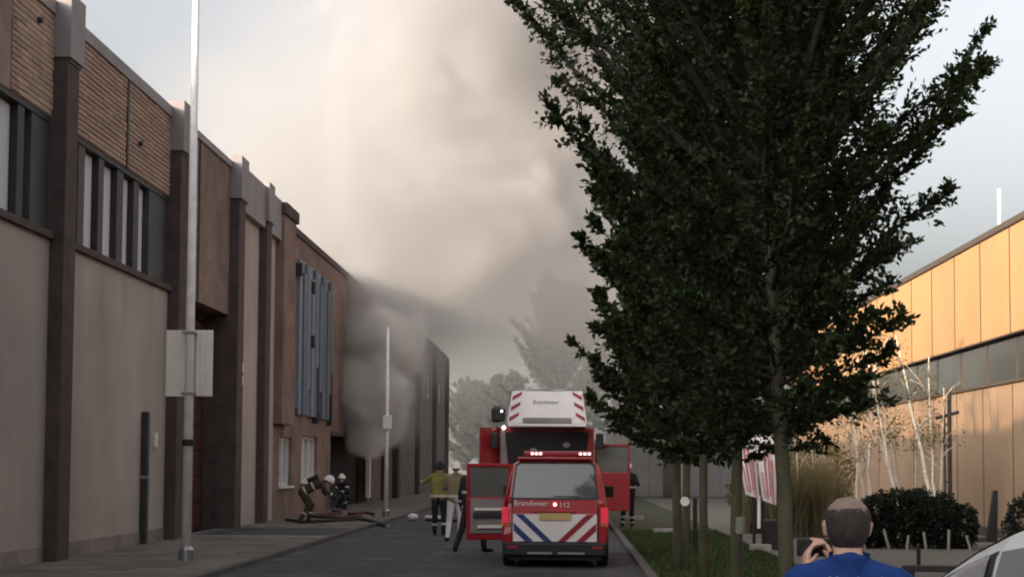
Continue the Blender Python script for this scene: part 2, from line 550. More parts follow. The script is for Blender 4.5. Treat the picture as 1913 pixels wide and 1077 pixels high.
# grass on the verge
def blades(name, n, xr, yr, h, w, m, z0=0.05, lean=0.35, parent=None, seed=1, clump=0):
    rg = np.random.default_rng(seed)
    if clump:
        cx = rg.uniform(*xr, clump); cy_ = rg.uniform(*yr, clump)
        k = rg.integers(0, clump, n)
        x = cx[k] + rg.normal(0, 0.09, n); y = cy_[k] + rg.normal(0, 0.09, n)
    else:
        x = rg.uniform(*xr, n); y = rg.uniform(*yr, n)
    hh = rg.uniform(h * 0.5, h, n)
    a = rg.uniform(0, 2 * np.pi, n)
    dx, dy = np.cos(a), np.sin(a)
    l = rg.uniform(0, lean, n) * hh
    la = rg.uniform(0, 2 * np.pi, n)
    V = np.zeros((n, 5, 3))
    V[:, 0] = np.stack([x - dx * w, y - dy * w, np.full(n, z0)], 1)
    V[:, 1] = np.stack([x + dx * w, y + dy * w, np.full(n, z0)], 1)
    mx, my = x + np.cos(la) * l * 0.35, y + np.sin(la) * l * 0.35
    V[:, 2] = np.stack([mx + dx * w * 0.8, my + dy * w * 0.8, z0 + hh * 0.6], 1)
    V[:, 3] = np.stack([mx - dx * w * 0.8, my - dy * w * 0.8, z0 + hh * 0.6], 1)
    V[:, 4] = np.stack([x + np.cos(la) * l, y + np.sin(la) * l, z0 + hh], 1)
    base = np.arange(n)[:, None] * 5
    me = bpy.data.meshes.new(name)
    quads = (base + np.array([0, 1, 2, 3])).tolist()
    tris = (base + np.array([3, 2, 4])).tolist()
    me.from_pydata(V.reshape(-1, 3).tolist(), [], quads + tris)
    return link(name, me, parent, m)

tag(blades('grass', 26000, (1.38, 3.85), (9.1, 36), 0.10, 0.006, MT['grass'], seed=3),
    'short green grass on the verge under the street trees', 'grass', kind='stuff')

# ================================================================== LEFT ROW OF BUILDINGS
FX = -8.65      # plane of the street fronts
# ---- brick warehouse
wh = thing('brick_warehouse', 'long brick and plaster warehouse with dark pilasters and high window band', 'warehouse', (-14, 20, 0))
W = dict(world=True)
B('core', MT['dark'], wh, -26, -9.35, -25, 40.9, 0, 9.0)  # unseen dark box behind the front, put in to block light
B('roof', MT['cap'], wh, -26, -9.1, -25, 40.9, 9.004, 9.15)
B('unseen_extension', MT['plaster'], wh, -9.34, FX, -25, 15.4, 0, 9.25)  # out-of-view length of the warehouse, added to shade the near street
PIL = [(15.4, 16.0), (22.75, 23.3), (29.65, 30.3), (35.05, 35.7), (38.35, 38.95)]
for i, (a, b) in enumerate(PIL):
    p = B('pilaster', MT['pil'], wh, FX - 0.3, FX + 0.25, a, b, 0, 8.52, bevel=0.015)
    B('pilaster_cap', MT['cap'], p, FX - 0.3, FX + 0.31, a - 0.05, b + 0.08, 8.50, 9.60, bevel=0.012)
    B('dark_strip', MT['frame'], p, FX - 0.28, FX + 0.27, a + 0.02, b + 0.02, 8.44, 8.505)  # dark strip under the cap, slightly proud of the pilaster
# bays 0 and 1: plaster below, window band, brick above
WB0, WB1 = 5.42, 7.48
def window_bay(a, b, panes, dark):
    B('plaster_panel', MT['plaster'], wh, FX - 0.3, FX, a, b, 0, WB0)
    B('plinth', MT['damp'], wh, FX - 0.3, FX + 0.02, a + 0.002, b - 0.002, 0, 0.34, bevel=0.008)
    B('sill', MT['pil'], wh, FX - 0.32, FX + 0.09, a, b, WB0, WB0 + 0.13, bevel=0.012)
    w = B('window_band', MT['frame'], wh, FX - 0.5, FX - 0.30, a, b, WB0 + 0.13, WB1)
    B('head_frame', MT['frame'], w, FX - 0.30, FX - 0.03, a, b, WB1 - 0.09, WB1)
    edges = []
    for (y0, y1) in panes:
        g = B('pane', MT['glass'], w, FX - 0.298, FX - 0.19, y0, y1, WB0 + 0.17, WB1 - 0.10)
        B('pane_reflection', MT['skysheen'], w, FX - 0.297, FX - 0.183, y0 + 0.03, y1 - 0.03, WB0 + 0.21, WB1 - 0.13)  # pale sheet on the glass, sky reflection put into its colour
        edges.append((y0, y1))
    for i in range(len(edges) - 1):
        B('mullion', MT['frame'], w, FX - 0.299, FX - 0.06, edges[i][1] + 0.002, edges[i + 1][0] - 0.002, WB0 + 0.14, WB1 - 0.092)
    if edges[0][0] - a > 0.05:
        B('mullion', MT['frame'], w, FX - 0.299, FX - 0.06, a, edges[0][0] - 0.002, WB0 + 0.14, WB1 - 0.092)
    B('dark_panel', MT['panel'], w, FX - 0.299, FX - 0.05, dark[0], dark[1], WB0 + 0.135, WB1 - 0.092)
    B('lintel', MT['mortar'], wh, FX - 0.3, FX - 0.015, a, b, WB1 + 0.001, 9.30)
    B('coping', MT['cap'], wh, FX - 0.35, FX + 0.05, a, b, 9.22, 9.46, bevel=0.01)
window_bay(16.0, 22.75, [(16.3, 17.0), (17.4, 18.1), (18.5, 19.2), (19.6, 20.3), (20.7, 21.45), (21.72, 21.98)], (21.985, 22.75))
window_bay(23.3, 29.65, [(23.4, 24.2), (24.53, 25.27), (25.56, 26.33), (26.71, 27.36), (27.7, 28.36)], (28.363, 29.65))
# bricks of the visible panels, courses of uneven depth
bmesh_list = []
for q in range(6):
    r = random.Random(q)
    L = 0.445
    mb = MB()
    x1 = r.uniform(0.020, 0.028)
    mb.box(-0.05, x1, 0.004, L, 0.004, 0.082 + r.uniform(-0.006, 0.004))
    me_o = mb.build('brick', MT['brick'], None, bevel=0.006, seg=1)
    bmesh_list.append(me_o.data)
    bpy.data.objects.remove(me_o)
spots = []
for (a, b) in ((21.0, 22.73), (23.34, 26.62), (26.74, 29.62)):
    rows = 18
    for j in range(rows):
        z = 7.50 + j * 0.096
        y = a - random.uniform(0, 0.4)
        while y < b - 0.06:
            y0 = max(y, a); y1 = min(y + 0.445, b)
            if y1 - y0 > 0.05:
                spots.append((y0, y1, z))
            y += 0.452
spots.sort(key=lambda s: s[0])
vis = [s for s in spots if s[0] > 23.3] + [s for s in spots if s[0] <= 23.3]
rest = MB()
for n_, (y0, y1, z) in enumerate(vis):
    k = random.randrange(6)
    if n_ < 295:
        o = link('brick', bmesh_list[k], wh)
        o.location = Vector((FX - 0.012, y0, z)) - wloc(wh)
        o.scale = (1, (y1 - y0) / 0.449, 1)
    else:
        rest.box(FX - 0.05, FX + random.uniform(0.008, 0.016), y0 + 0.004, y1 - 0.002, z + 0.004, z + 0.084)
rest.build('brickwork', MT['brick'], wh, world=True, kind='stuff')
B('vertical_joint', MT['frame'], wh, FX - 0.05, FX + 0.03, 26.63, 26.73, 7.49, 9.25)
for y, z in ((27.4, 8.13), (22.0, 8.9)):
    MB().lathe([(0.05, 0), (0.05, 0.09), (0.03, 0.09)], (FX, y, z), 10, 'X').build('vent', MT['frame'], wh, world=True)
# dark steel channel on the plaster, light switch box beside it
ch = MB().box(FX - 0.01, FX + 0.14, 27.95, 28.10, 0.08, 2.76).build('downpipe_guard', MT['frame'], wh, world=True, bevel=0.015)
B('bracket', MT['steel'], ch, FX - 0.01, FX + 0.15, 27.93, 28.12, 1.4, 1.46)
B('wall_box', MT['signback'], wh, FX - 0.01, FX + 0.07, 28.75, 28.9, 2.05, 2.35, bevel=0.01)
# bay 2: wall with the deep dark door opening
B('plaster_panel', MT['cap'], wh, FX - 0.5, FX + 0.02, 30.3, 31.55, 0, 5.5)
B('brick_panel', MT['brickB'], wh, FX - 0.5, FX, 30.3, 35.05, 5.502, 9.28)
B('coping', MT['cap'], wh, FX - 0.5, FX + 0.05, 30.3, 35.05, 9.281, 9.46, bevel=0.01)
B('vertical_joint', MT['frame'], wh, FX - 0.02, FX + 0.03, 32.0, 32.09, 5.52, 9.27)
B('opening_ceiling', MT['dark'], wh, FX - 2.2, FX - 0.502, 30.3, 35.05, 5.3, 5.5)
B('opening_side', MT['pil'], wh, FX - 2.2, FX - 0.3, 35.05, 35.3, 0, 5.5)
gd = B('garage_door', MT['reddoor'], wh, FX - 0.70, FX - 0.62, 31.55, 35.05, 0.05, 5.3)
for i in range(8):
    B('door_panel', MT['reddoor'], gd, FX - 0.66, FX - 0.585, 31.6, 35.03, 0.10 + i * 0.65, 0.10 + i * 0.65 + 0.62, bevel=0.012)
for z in (3.75, 4.10):
    B('number_plate', MT['white'], wh, FX + 0.20, FX + 0.262, 35.62, 35.70, z, z + 0.22)
# bays 3 and 4: tall pale panels under a grey fascia
for (a, b) in ((35.7, 38.35), (38.95, 40.55)):
    B('plaster_panel', MT['plaster2'], wh, FX - 0.3, FX + 0.02, a, b, 0, 8.3)
    for k, (c, d) in enumerate([(a, (a + b) / 2 - 0.01), ((a + b) / 2 + 0.01, b)]):
        B('fascia_panel', MT['cap'], wh, FX - 0.3, FX + 0.2, c, d, 8.302, 9.48, bevel=0.012)

# ---- the burning building
bb = thing('burning_building', 'brown brick building with blue-grey cladding and smoke pouring from its doorway', 'building', (-14, 50, 0))
B('core', MT['nearblack'], bb, -26, FX - 0.62, 40.9, 61.0, 0, 8.9)
B('end_pier', MT['brickB'], bb, FX - 0.6, FX + 0.28, 40.56, 42.3, 2.9, 9.1, bevel=0.01)
B('pier_cap', MT['pil'], bb, FX - 0.6, FX + 0.36, 40.5, 42.4, 9.1, 9.45, bevel=0.02)
# street front cut round its openings (y0, y1, z0, z1)
wl = [(40.56, 41.55, 0, 2.9), (43.45, 45.0, 0, 2.9), (47.9, 50.6, 0, 2.9),
      (41.55, 43.45, 0, 1.05), (41.55, 43.45, 2.55, 2.9), (45.0, 47.9, 0, 1.15), (45.0, 47.9, 2.65, 2.9),
      (42.3, 61.0, 2.9, 9.0), (60.3, 61.0, 0, 2.9)]
m = MB()
for (a, b, c, d) in wl:
    m.box(FX - 0.4, FX, a, b, c, d)
m.build('wall', MT['brickB'], bb, world=True)
B('parapet', MT['pil'], bb, FX - 0.5, FX + 0.06, 42.42, 61.0, 9.0, 9.22, bevel=0.01)
for (a, b, z0, z1) in ((41.55, 43.45, 1.05, 2.55), (45.0, 47.9, 1.15, 2.65)):
    w = B('window', MT['glass'], bb, FX - 0.30, FX - 0.24, a, b, z0, z1)
    n = 2 if b - a < 2 else 3
    for i in range(n + 1):
        y = a + (b - a) * i / n
        B('window_frame', MT['white'], w, FX - 0.24, FX - 0.10, max(a, y - 0.07), min(b, y + 0.07), z0, z1)
    for z in (z0, z1 - 0.09):
        B('window_rail', MT['white'], w, FX - 0.238, FX - 0.13, a, b, z, z + 0.09)
    B('window_sill', MT['white'], w, FX - 0.2, FX + 0.10, a - 0.05, b + 0.05, z0 - 0.07, z0, bevel=0.01)
cl = B('cladding', MT['bluepan'], bb, FX, FX + 0.05, 43.9, 50.4, 3.5, 8.3)
for i in range(13):
    zz = 3.3 + (0.9 if i % 4 == 3 else 0.0)
    B('cladding_board', MT['bluepan'], cl, FX + 0.05, FX + (0.16 if i % 3 else 0.11), 43.92 + i * 0.5, 44.36 + i * 0.5, zz, 8.25 - (0.35 if i % 3 == 1 else 0), bevel=0.01)
for (y, z) in ((43.6, 7.7), (45.9, 7.4), (45.9, 5.6)):
    B('wall_lamp', MT['frame'], bb, FX - 0.02, FX + 0.22, y, y + 0.22, z, z + 0.4, bevel=0.02)
for y in (46.9, 49.7):
    B('dark_slot', MT['frame'], bb, FX - 0.01, FX + 0.19, y, y + 0.16, 3.1, 5.0)
dw = B('doorway', MT['nearblack'], bb, FX - 0.60, FX - 0.42, 50.6, 60.3, 0.0, 2.9)  # near-black sheet set back across the whole door opening
B('roller_door', MT['white'], dw, FX - 0.05, FX + 0.14, 59.9, 60.28, 0.3, 2.95, bevel=0.02)
B('door_rail', MT['pil'], dw, FX - 0.3, FX + 0.08, 50.6, 60.3, 2.78, 2.92)

# ---- lower annex and far warehouse
an = thing('low_annex', 'low dark brick annex between the burning building and the far warehouse', 'building', (-14, 65, 0))
B('wall', MT['brickC'], an, -22, FX + 0.05, 61.004, 69.2, 0, 6.2)
B('roof', MT['pil'], an, -22, FX + 0.12, 61.004, 69.2, 6.2, 6.4, bevel=0.02)
B('pilaster', MT['pil'], an, FX, FX + 0.35, 64.2, 65.1, 0, 6.19, bevel=0.02)
B('pilaster', MT['pil'], an, FX, FX + 0.35, 68.3, 69.18, 0, 6.19, bevel=0.02)
B('door', MT['frame'], an, FX, FX + 0.09, 66, 67.2, 0.08, 2.3)
fw = thing('far_warehouse', 'tall flat-roofed grey-brown warehouse standing beyond the smoke and the low annex', 'warehouse', (-14, 84, 0))
B('wall', MT['brickC'], fw, -30, FX, 69.204, 99, 0, 9.3)
B('coping', MT['pil'], fw, -30, FX + 0.08, 69.204, 99.05, 9.3, 9.55, bevel=0.02)
for y in (69.4, 79, 89, 98.2):
    B('pilaster', MT['pil'], fw, FX, FX + 0.25, y, y + 0.6, 0, 9.28, bevel=0.02)
for y in (73, 83, 93):
    w = B('window', MT['glass'], fw, FX - 0.01, FX + 0.03, y, y + 3.2, 5.8, 7.2)
    B('window_frame', MT['frame'], w, FX, FX + 0.08, y + 1.55, y + 1.65, 5.8, 7.2)

# ================================================================== RIGHT HALL
HX = 10.5
hl = thing('panelled_hall', 'cream panelled hall with a dark window band, orange from low sun and panel colour', 'hall', (16, 40, 0))
B('core', MT['dark'], hl, HX + 0.35, 26, 12, 66, 0, 7.3)
B('roof', MT['halltrim'], hl, HX - 0.06, 26, 11.9, 66.05, 7.45, 7.62, bevel=0.02)
B('end_wall', MT['hall2'], hl, HX + 0.02, 26, 65.9, 66.02, 0, 7.44)
B('end_wall', MT['hall2'], hl, HX + 0.02, 26, 11.95, 12.05, 0, 7.44)
y = 12.1
i = 0
while y < 65.5:
    y1 = min(y + 2.36, 65.9)
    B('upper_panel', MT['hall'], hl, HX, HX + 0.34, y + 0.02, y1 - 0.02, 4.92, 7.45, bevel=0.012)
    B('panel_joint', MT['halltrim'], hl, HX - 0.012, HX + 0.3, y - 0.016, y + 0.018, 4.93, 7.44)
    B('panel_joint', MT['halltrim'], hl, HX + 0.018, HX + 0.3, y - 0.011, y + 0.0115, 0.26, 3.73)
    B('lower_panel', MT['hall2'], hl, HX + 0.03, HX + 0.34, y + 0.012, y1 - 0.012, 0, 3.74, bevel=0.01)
    w = B('window_band', MT['hallglass'], hl, HX + 0.16, HX + 0.34, y, y1, 3.82, 4.88)
    B('mullion', MT['halltrim'], w, HX + 0.135, HX + 0.16, y - 0.04, y + 0.05, 3.82, 4.88)
    y = y1
    i += 1
B('band_rail', MT['halltrim'], hl, HX - 0.03, HX + 0.32, 12, 65.95, 3.742, 3.82)
B('band_rail', MT['halltrim'], hl, HX - 0.03, HX + 0.32, 12, 65.95, 4.88, 4.918)
B('plinth', MT['halltrim'], hl, HX - 0.01, HX + 0.3, 12, 65.95, 0, 0.25)
mb = MB().tube([(HX + 0.6, 36.0, 7.6), (HX + 0.6, 36.0, 8.9)], 0.05, 10)
mst = mb.build('roof_mast', MT['white'], hl, world=True, smooth=True)
MB().box(HX + 0.45, HX + 0.75, 35.85, 36.15, 7.6, 7.68).build('mast_foot', MT['steel'], mst, world=True)

gh = thing('grey_hall', 'pale grey low hall at the far end of the grass verge', 'hall', (8, 80, 0))
B('wall', MT['greywall'], gh, 2.5, 20, 76, 92, 0, 4.4)
B('roof', MT['halltrim'], gh, 2.4, 20.1, 75.9, 92.1, 4.4, 4.65, bevel=0.02)
for i in range(6):
    B('wall_panel', MT['greywall'], gh, 2.6 + i * 1.9, 4.46 + i * 1.9, 75.93, 76.0, 0.1, 4.3, bevel=0.01)
B('door', MT['halltrim'], gh, 5.2, 6.6, 75.88, 75.94, 0.05, 2.4)

# ================================================================== VEGETATION
def leaf_mesh(name, P, D, S, m, parent=None, wid=0.55, seed=0):
    """one small folded leaf (two triangles) at every point"""
    rg = np.random.default_rng(seed)
    n = len(P)
    D = D / (np.linalg.norm(D, axis=1, keepdims=True) + 1e-9)
    Rn = rg.normal(size=(n, 3))
    Sd = np.cross(D, Rn)
    Sd /= (np.linalg.norm(Sd, axis=1, keepdims=True) + 1e-9)
    N = np.cross(D, Sd)
    S = S[:, None]
    V = np.zeros((n, 4, 3))
    V[:, 0] = P
    V[:, 1] = P + D * S * 0.45 + Sd * S * wid * 0.5 + N * S * 0.08
    V[:, 2] = P + D * S
    V[:, 3] = P + D * S * 0.45 - Sd * S * wid * 0.5 + N * S * 0.08
    me = bpy.data.meshes.new(name)
    me.vertices.add(n * 4)
    me.vertices.foreach_set('co', V.reshape(-1))
    idx = (np.arange(n)[:, None] * 4 + np.array([0, 1, 2, 0, 2, 3])).reshape(-1)
    me.loops.add(n * 6)
    me.loops.foreach_set('vertex_index', idx.astype(np.int32))
    me.polygons.add(n * 2)
    me.polygons.foreach_set('loop_start', np.arange(0, n * 6, 3, dtype=np.int32))
    me.update(calc_edges=True)
    return link(name, me, parent, m)

def crown_tree(name, label, loc, seed, prof, zt, nl, trunk_r, twigs, leaves, ls, m, zmin=1.9, group=None,
               cat='tree', elev=(38, 62), rz=0.0, stake=False, lens=(0.86, 1.14)):
    """prof: list of (z, r) envelope; limbs rise from the trunk and end on the envelope; twigs carry leaves"""
    rd = random.Random(seed)
    rg = np.random.default_rng(seed)
    t = thing(name, label, cat, loc, rz, group)
    pz = [p[0] for p in prof]; pr = [p[1] for p in prof]
    path = [Vector((0, 0, -0.1))]
    x = y = 0.0
    for k in range(1, 13):
        z = zt * k / 12
        x += rd.gauss(0, 0.015); y += rd.gauss(0, 0.015)
        path.append(Vector((x, y, z)))
    rad = [trunk_r * (1.25 if k == 0 else 1) * (1 - 0.86 * (k / 12) ** 1.1) for k in range(13)]
    MB().tube(path, rad, 9).build('trunk', MT['bark'], t, smooth=True)
    def tr(z):
        f = max(0, min(11.999, z / zt * 12)); i = int(f)
        return path[i].lerp(path[i + 1], f - i)
    limbs = MB()
    P, D = [], []
    for i in range(nl):
        f = (i + 0.5) / nl
        zs = zmin - 0.1 + (zt * 0.86 - zmin) * (f ** 0.9)
        az = i * 2.39996 + rd.uniform(-0.3, 0.3)
        el = R(rd.uniform(*elev) * (0.22 + 0.78 * min(1, f * 2.6)) + 12 * f)
        s = tr(zs)
        # walk outwards until the envelope
        L = 0.15
        k = rd.uniform(*lens)
        while L < 6:
            zz = zs + math.sin(el) * L
            if zz >= pz[-1] or math.cos(el) * L >= np.interp(zz, pz, pr) * k:
                break
            L += 0.05
        L = max(L, 0.3)
        o = Vector((math.cos(az), math.sin(az), 0))
        pts = []
        nseg = 6
        for q in range(nseg + 1):
            u = q / nseg
            e2 = el * (0.75 + 0.4 * u)
            pts.append(s + o * (math.cos(el) * L * u * (1.06 - 0.06 * u)) + Vector((0, 0, math.sin(el) * L * (0.75 * u + 0.25 * u * u)))
                       + Vector((rd.gauss(0, 0.02), rd.gauss(0, 0.02), rd.gauss(0, 0.015))) * u * L)
        r0 = 0.011 + 0.009 * L
        limbs.tube(pts, [r0 * (1 - 0.85 * q / nseg) for q in range(nseg + 1)], 5, cap=False)
        A = np.array([list(p) for p in pts])
        # leading shoot: leaves packed tight along the limb's end so tips read as spikes
        nt = max(4, int(twigs * L))
        us = rg.uniform(0.12, 1.0, nt) ** 0.8
        fi = us * nseg; i0 = np.minimum(fi.astype(int), nseg - 1); fr = (fi - i0)[:, None]
        base = A[i0] * (1 - fr) + A[i0 + 1] * fr
        dl = A[i0 + 1] - A[i0]
        dl /= np.linalg.norm(dl, axis=1, keepdims=True)
        rn = rg.normal(size=(nt, 3)); rn[:, 2] *= 0.7
        td = dl * 0.75 + rn / np.linalg.norm(rn, axis=1, keepdims=True) * 0.75
        td[:, 2] += 0.12
        td /= np.linalg.norm(td, axis=1, keepdims=True)
        tl = (0.50 - 0.40 * us) * rg.uniform(0.6, 1.25, nt) * min(1.0, 0.5 + 0.35 * L)
        uu = np.linspace(0.05, 1.0, leaves)[None, :, None]
        pts2 = base[:, None, :] + td[:, None, :] * tl[:, None, None] * uu
        pts2 += rg.normal(0, 0.012, pts2.shape)
        dd = td[:, None, :] * 0.8 + rg.normal(0, 0.6, pts2.shape)
        P.append(pts2.reshape(-1, 3)); D.append(dd.reshape(-1, 3))
        nlv = int(40 * L)
        u2 = rg.uniform(0.55, 1.02, nlv)
        fi = np.minimum(u2, 0.999) * nseg; i0 = fi.astype(int); fr = (fi - i0)[:, None]
        b2 = A[i0] * (1 - fr) + A[i0 + 1] * fr
        P.append(b2 + rg.normal(0, 0.012, b2.shape)); D.append((A[i0 + 1] - A[i0]) * 4 + rg.normal(0, 0.75, b2.shape))
    limbs.build('limbs', MT['bark2'], t, smooth=True, fix=False)
    P = np.concatenate(P); D = np.concatenate(D)
    S = rg.uniform(ls * 0.7, ls * 1.25, len(P))
    leaf_mesh('crown', P, D, S, m, t, seed=seed)
    return t

NEAR = [(1.6, 0.3), (2.0, 0.75), (2.8, 1.2), (3.6, 1.5), (4.6, 2.1), (5.6, 2.75), (6.8, 3.0), (7.8, 2.4), (8.8, 1.0), (9.4, 0.05)]
GR = 'hornbeams in a row on the verge'
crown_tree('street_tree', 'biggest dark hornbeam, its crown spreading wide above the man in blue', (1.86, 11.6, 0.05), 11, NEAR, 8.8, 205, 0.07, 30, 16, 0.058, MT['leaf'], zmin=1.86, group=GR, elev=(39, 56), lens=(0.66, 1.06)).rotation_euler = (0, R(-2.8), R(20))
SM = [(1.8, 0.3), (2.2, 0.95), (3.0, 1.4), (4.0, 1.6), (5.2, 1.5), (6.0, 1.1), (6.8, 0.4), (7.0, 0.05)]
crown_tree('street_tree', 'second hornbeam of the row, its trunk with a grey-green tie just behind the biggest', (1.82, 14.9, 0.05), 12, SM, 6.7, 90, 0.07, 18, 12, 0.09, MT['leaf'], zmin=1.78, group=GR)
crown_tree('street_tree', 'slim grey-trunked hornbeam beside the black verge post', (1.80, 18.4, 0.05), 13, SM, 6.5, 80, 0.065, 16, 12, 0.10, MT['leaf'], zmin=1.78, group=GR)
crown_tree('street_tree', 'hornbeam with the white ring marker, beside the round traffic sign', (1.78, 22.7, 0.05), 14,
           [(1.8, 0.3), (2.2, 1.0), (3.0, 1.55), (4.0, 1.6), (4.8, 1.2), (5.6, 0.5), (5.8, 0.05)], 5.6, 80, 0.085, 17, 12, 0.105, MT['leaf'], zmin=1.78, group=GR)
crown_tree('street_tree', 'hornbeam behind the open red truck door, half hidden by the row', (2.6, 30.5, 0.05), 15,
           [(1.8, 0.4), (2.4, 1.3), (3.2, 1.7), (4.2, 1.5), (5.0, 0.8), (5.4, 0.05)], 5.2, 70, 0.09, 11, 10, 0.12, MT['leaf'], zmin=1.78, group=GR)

def bush(name, label, loc, radii, n, ls, m, seed, cat='shrub', group=None, stems=6, part='foliage', gaps=0.0, rz=0):
    rg = np.random.default_rng(seed)
    t = thing(name, label, cat, loc, rz, group)
    v = rg.normal(size=(n, 3)); v /= np.linalg.norm(v, axis=1, keepdims=True)
    rr = rg.uniform(0.55, 1.0, n) ** 0.5
    lump = np.array([mnoise.noise(Vector(p) * 2.2 + Vector((seed * 3.1, 0, 0))) for p in v])
    rr *= 1 + lump * 0.28
    keep = np.ones(n, bool)
    if gaps:
        g = np.array([mnoise.noise(Vector(p * r) * 3.0 + Vector((0, seed * 1.7, 0))) for p, r in zip(v, rr)])
        keep = g > (-0.35 + gaps)
    P = v * rr[:, None] * np.array(radii) + np.array([0, 0, radii[2]])
    P, v = P[keep], v[keep]
    k = P[:, 2] > 0.02
    P, v = P[k], v[k]
    leaf_mesh(part, P, v + rg.normal(0, 0.7, P.shape), rg.uniform(ls * 0.6, ls * 1.3, len(P)), m, t, seed=seed, wid=0.7)
    mb = MB()
    rd = random.Random(seed)
    for i in range(stems):
        a = i * 2.4
        e = Vector((math.cos(a) * radii[0] * 0.6, math.sin(a) * radii[1] * 0.6, radii[2] * 1.3))
        mb.tube([(0.05 * math.cos(a), 0.05 * math.sin(a), -0.05), e * 0.5 + Vector((0, 0, 0.05)), e], [0.02, 0.014, 0.005], 5)
    mb.build('stem', MT['bark2'], t)
    return t

# clipped dark shrubs in front of the hall, pale stubs standing for the light ground seen between them
GH = 'clipped dark shrubs in one row by the hall'
HLAB = 'clipped dark evergreen shrub in the row with pale stubs at its foot'
for i in range(6):
    bush('clipped_shrub', HLAB,
         (6.12 + i * 0.42, 29.6 + 0.08 * (i % 2), 0.03), (0.42, 0.42, 0.63 - 0.17 * abs((i - 2.5) / 2.5) ** 2.2), 5200, 0.055, MT['leafdark'], 40 + i, group=GH, stems=4)
for i, x in enumerate((5.75, 6.15, 6.65, 7.0, 7.4, 7.85, 8.3)):
    mb = MB().tube([(0, 0, -0.02), (random.uniform(-0.12, 0.06), 0, 0.30 + 0.06 * (i % 3))], 0.03, 8)
    o = mb.build('gap_stub', MT['palestub'], None, smooth=False, bevel=0.004)
    o.location = (x, 29.1, 0.03)
    tag(o, 'short pale stub standing for light ground seen between the clipped shrubs', 'stake', 'pale stubs along the clipped shrubs')
# taller planting left of the shrubs
for i, (x, y, h) in enumerate(((5.6, 34.0, 1.9), (6.3, 36.5, 2.1), (4.9, 36.0, 1.7), (7.0, 39.0, 2.2))):
    t = thing('reed_clump', ['tall dry reed clump nearest the clipped shrubs', 'tall dry reed clump between the birches and the shrubs', 'shortest dry reed clump, before the loose olive shrub', 'tallest dry reed clump against the hall wall'][i], 'plant', (x, y, 0.03), 0, 'dry reed clumps by the hall')
    o = blades('blade', 700, (-0.55, 0.55), (-0.45, 0.45), h, 0.012, MT['dryg'], z0=0.0, lean=0.45, parent=t, seed=60 + i, clump=9)
    tag(o, kind='stuff')
for i, (x, y, r) in enumerate(((5.3, 38.5, (0.9, 0.7, 1.1)), (7.3, 41.0, (1.1, 0.8, 1.35)), (9.3, 38, (0.9, 0.7, 0.55)))):
    bush('leafy_shrub', ['loose olive shrub behind the dry reeds', 'large loose olive shrub under the birches', 'low loose shrub against the hall wall'][i], (x, y, 0.03), r, 3000, 0.10, MT['leafbirch'], 70 + i, group='loose shrubs by the hall', gaps=0.25)

# birches: thin white stems, sparse yellowing leaves
def birch(label, loc, stems, seed, leaves=500, h_leaf=2.2):
    rd = random.Random(seed)
    rg = np.random.default_rng(seed)
    t = thing('birch_tree', label, 'tree', loc, 0, 'thin white birches by the hall')
    P = []
    for (x0, dx, h, r, y0) in stems:
        n = 9
        pts = [Vector((x0 + dx * (q / n) ** 1.1 + rd.gauss(0, 0.02) * (q > 0), y0 + rd.gauss(0, 0.03) * (q > 0), -0.05 + h * q / n)) for q in range(n + 1)]
        MB().tube(pts, [r * (1 - 0.72 * q / n) for q in range(n + 1)], 8).build('trunk', MT['birch'], t, smooth=True)
        for k in range(7):
            u = rd.uniform(0.45, 0.98); fi = u * n; i = min(int(fi), n - 1)
            p = pts[i].lerp(pts[i + 1], fi - i)
            a = rd.uniform(0, 6.28)
            L = rd.uniform(0.4, 1.1)
            e = p + Vector((math.cos(a) * L * 0.6, math.sin(a) * L * 0.6, L * rd.uniform(0.35, 0.8)))
            mid = p.lerp(e, 0.5) + Vector((0, 0, 0.06))
            MB().tube([p, mid, e], [r * 0.35, r * 0.25, r * 0.1], 5).build('limb', MT['birch'], t, smooth=True)
            for w in range(leaves // (7 * len(stems))):
                f = rd.uniform(0.3, 1.1)
                P.append(p.lerp(e, f) + Vector((rd.gauss(0, 0.16), rd.gauss(0, 0.16), rd.gauss(-0.05, 0.16))))
    P = np.array([list(p) for p in P if p.z > h_leaf])
    D = rg.normal(size=P.shape); D[:, 2] -= 0.5
    leaf_mesh('crown', P, D, rg.uniform(0.04, 0.075, len(P)), MT['leafbirch'], t, seed=seed, wid=0.8)
    return t
birch('leaning white birch with a forked stem behind the clipped shrubs', (8.0, 33.5, 0.03), [(0.0, -0.95, 4.9, 0.055, 0), (0.28, -1.25, 3.5, 0.035, 0.15)], 81, 1200, 2.2)
birch('white birch of three stems beside the dark iron post', (8.55, 32.6, 0.03), [(0.0, -0.9, 4.8, 0.06, 0), (0.05, 0.18, 3.6, 0.035, 0.1), (-0.05, -0.15, 4.3, 0.04, -0.1)], 82, 1300, 2.2)
birch('slim white birch in the middle of the planting', (7.3, 33.8, 0.03), [(0.0, -0.55, 3.2, 0.045, 0), (0.25, -0.75, 3.9, 0.035, 0.2)], 83, 800, 1.8)
birch('thin pale birch behind the reeds', (6.2, 36.8, 0.03), [(0.0, -0.3, 3.4, 0.04, 0), (0.35, -0.2, 3.0, 0.03, 0)], 84, 500, 2.0)
birch('crooked birch between the forked birch and the iron post', (8.35, 34.6, 0.03), [(0.0, -0.8, 4.4, 0.045, 0), (0.1, 0.25, 3.2, 0.03, 0.1)], 86, 1000, 2.0)
birch('thin birch close to the hall wall, half in leaf', (7.9, 38.5, 0.03), [(0.0, 0.1, 5.6, 0.045, 0), (0.3, 0.3, 5.2, 0.04, 0.1)], 85, 1800, 2.6)

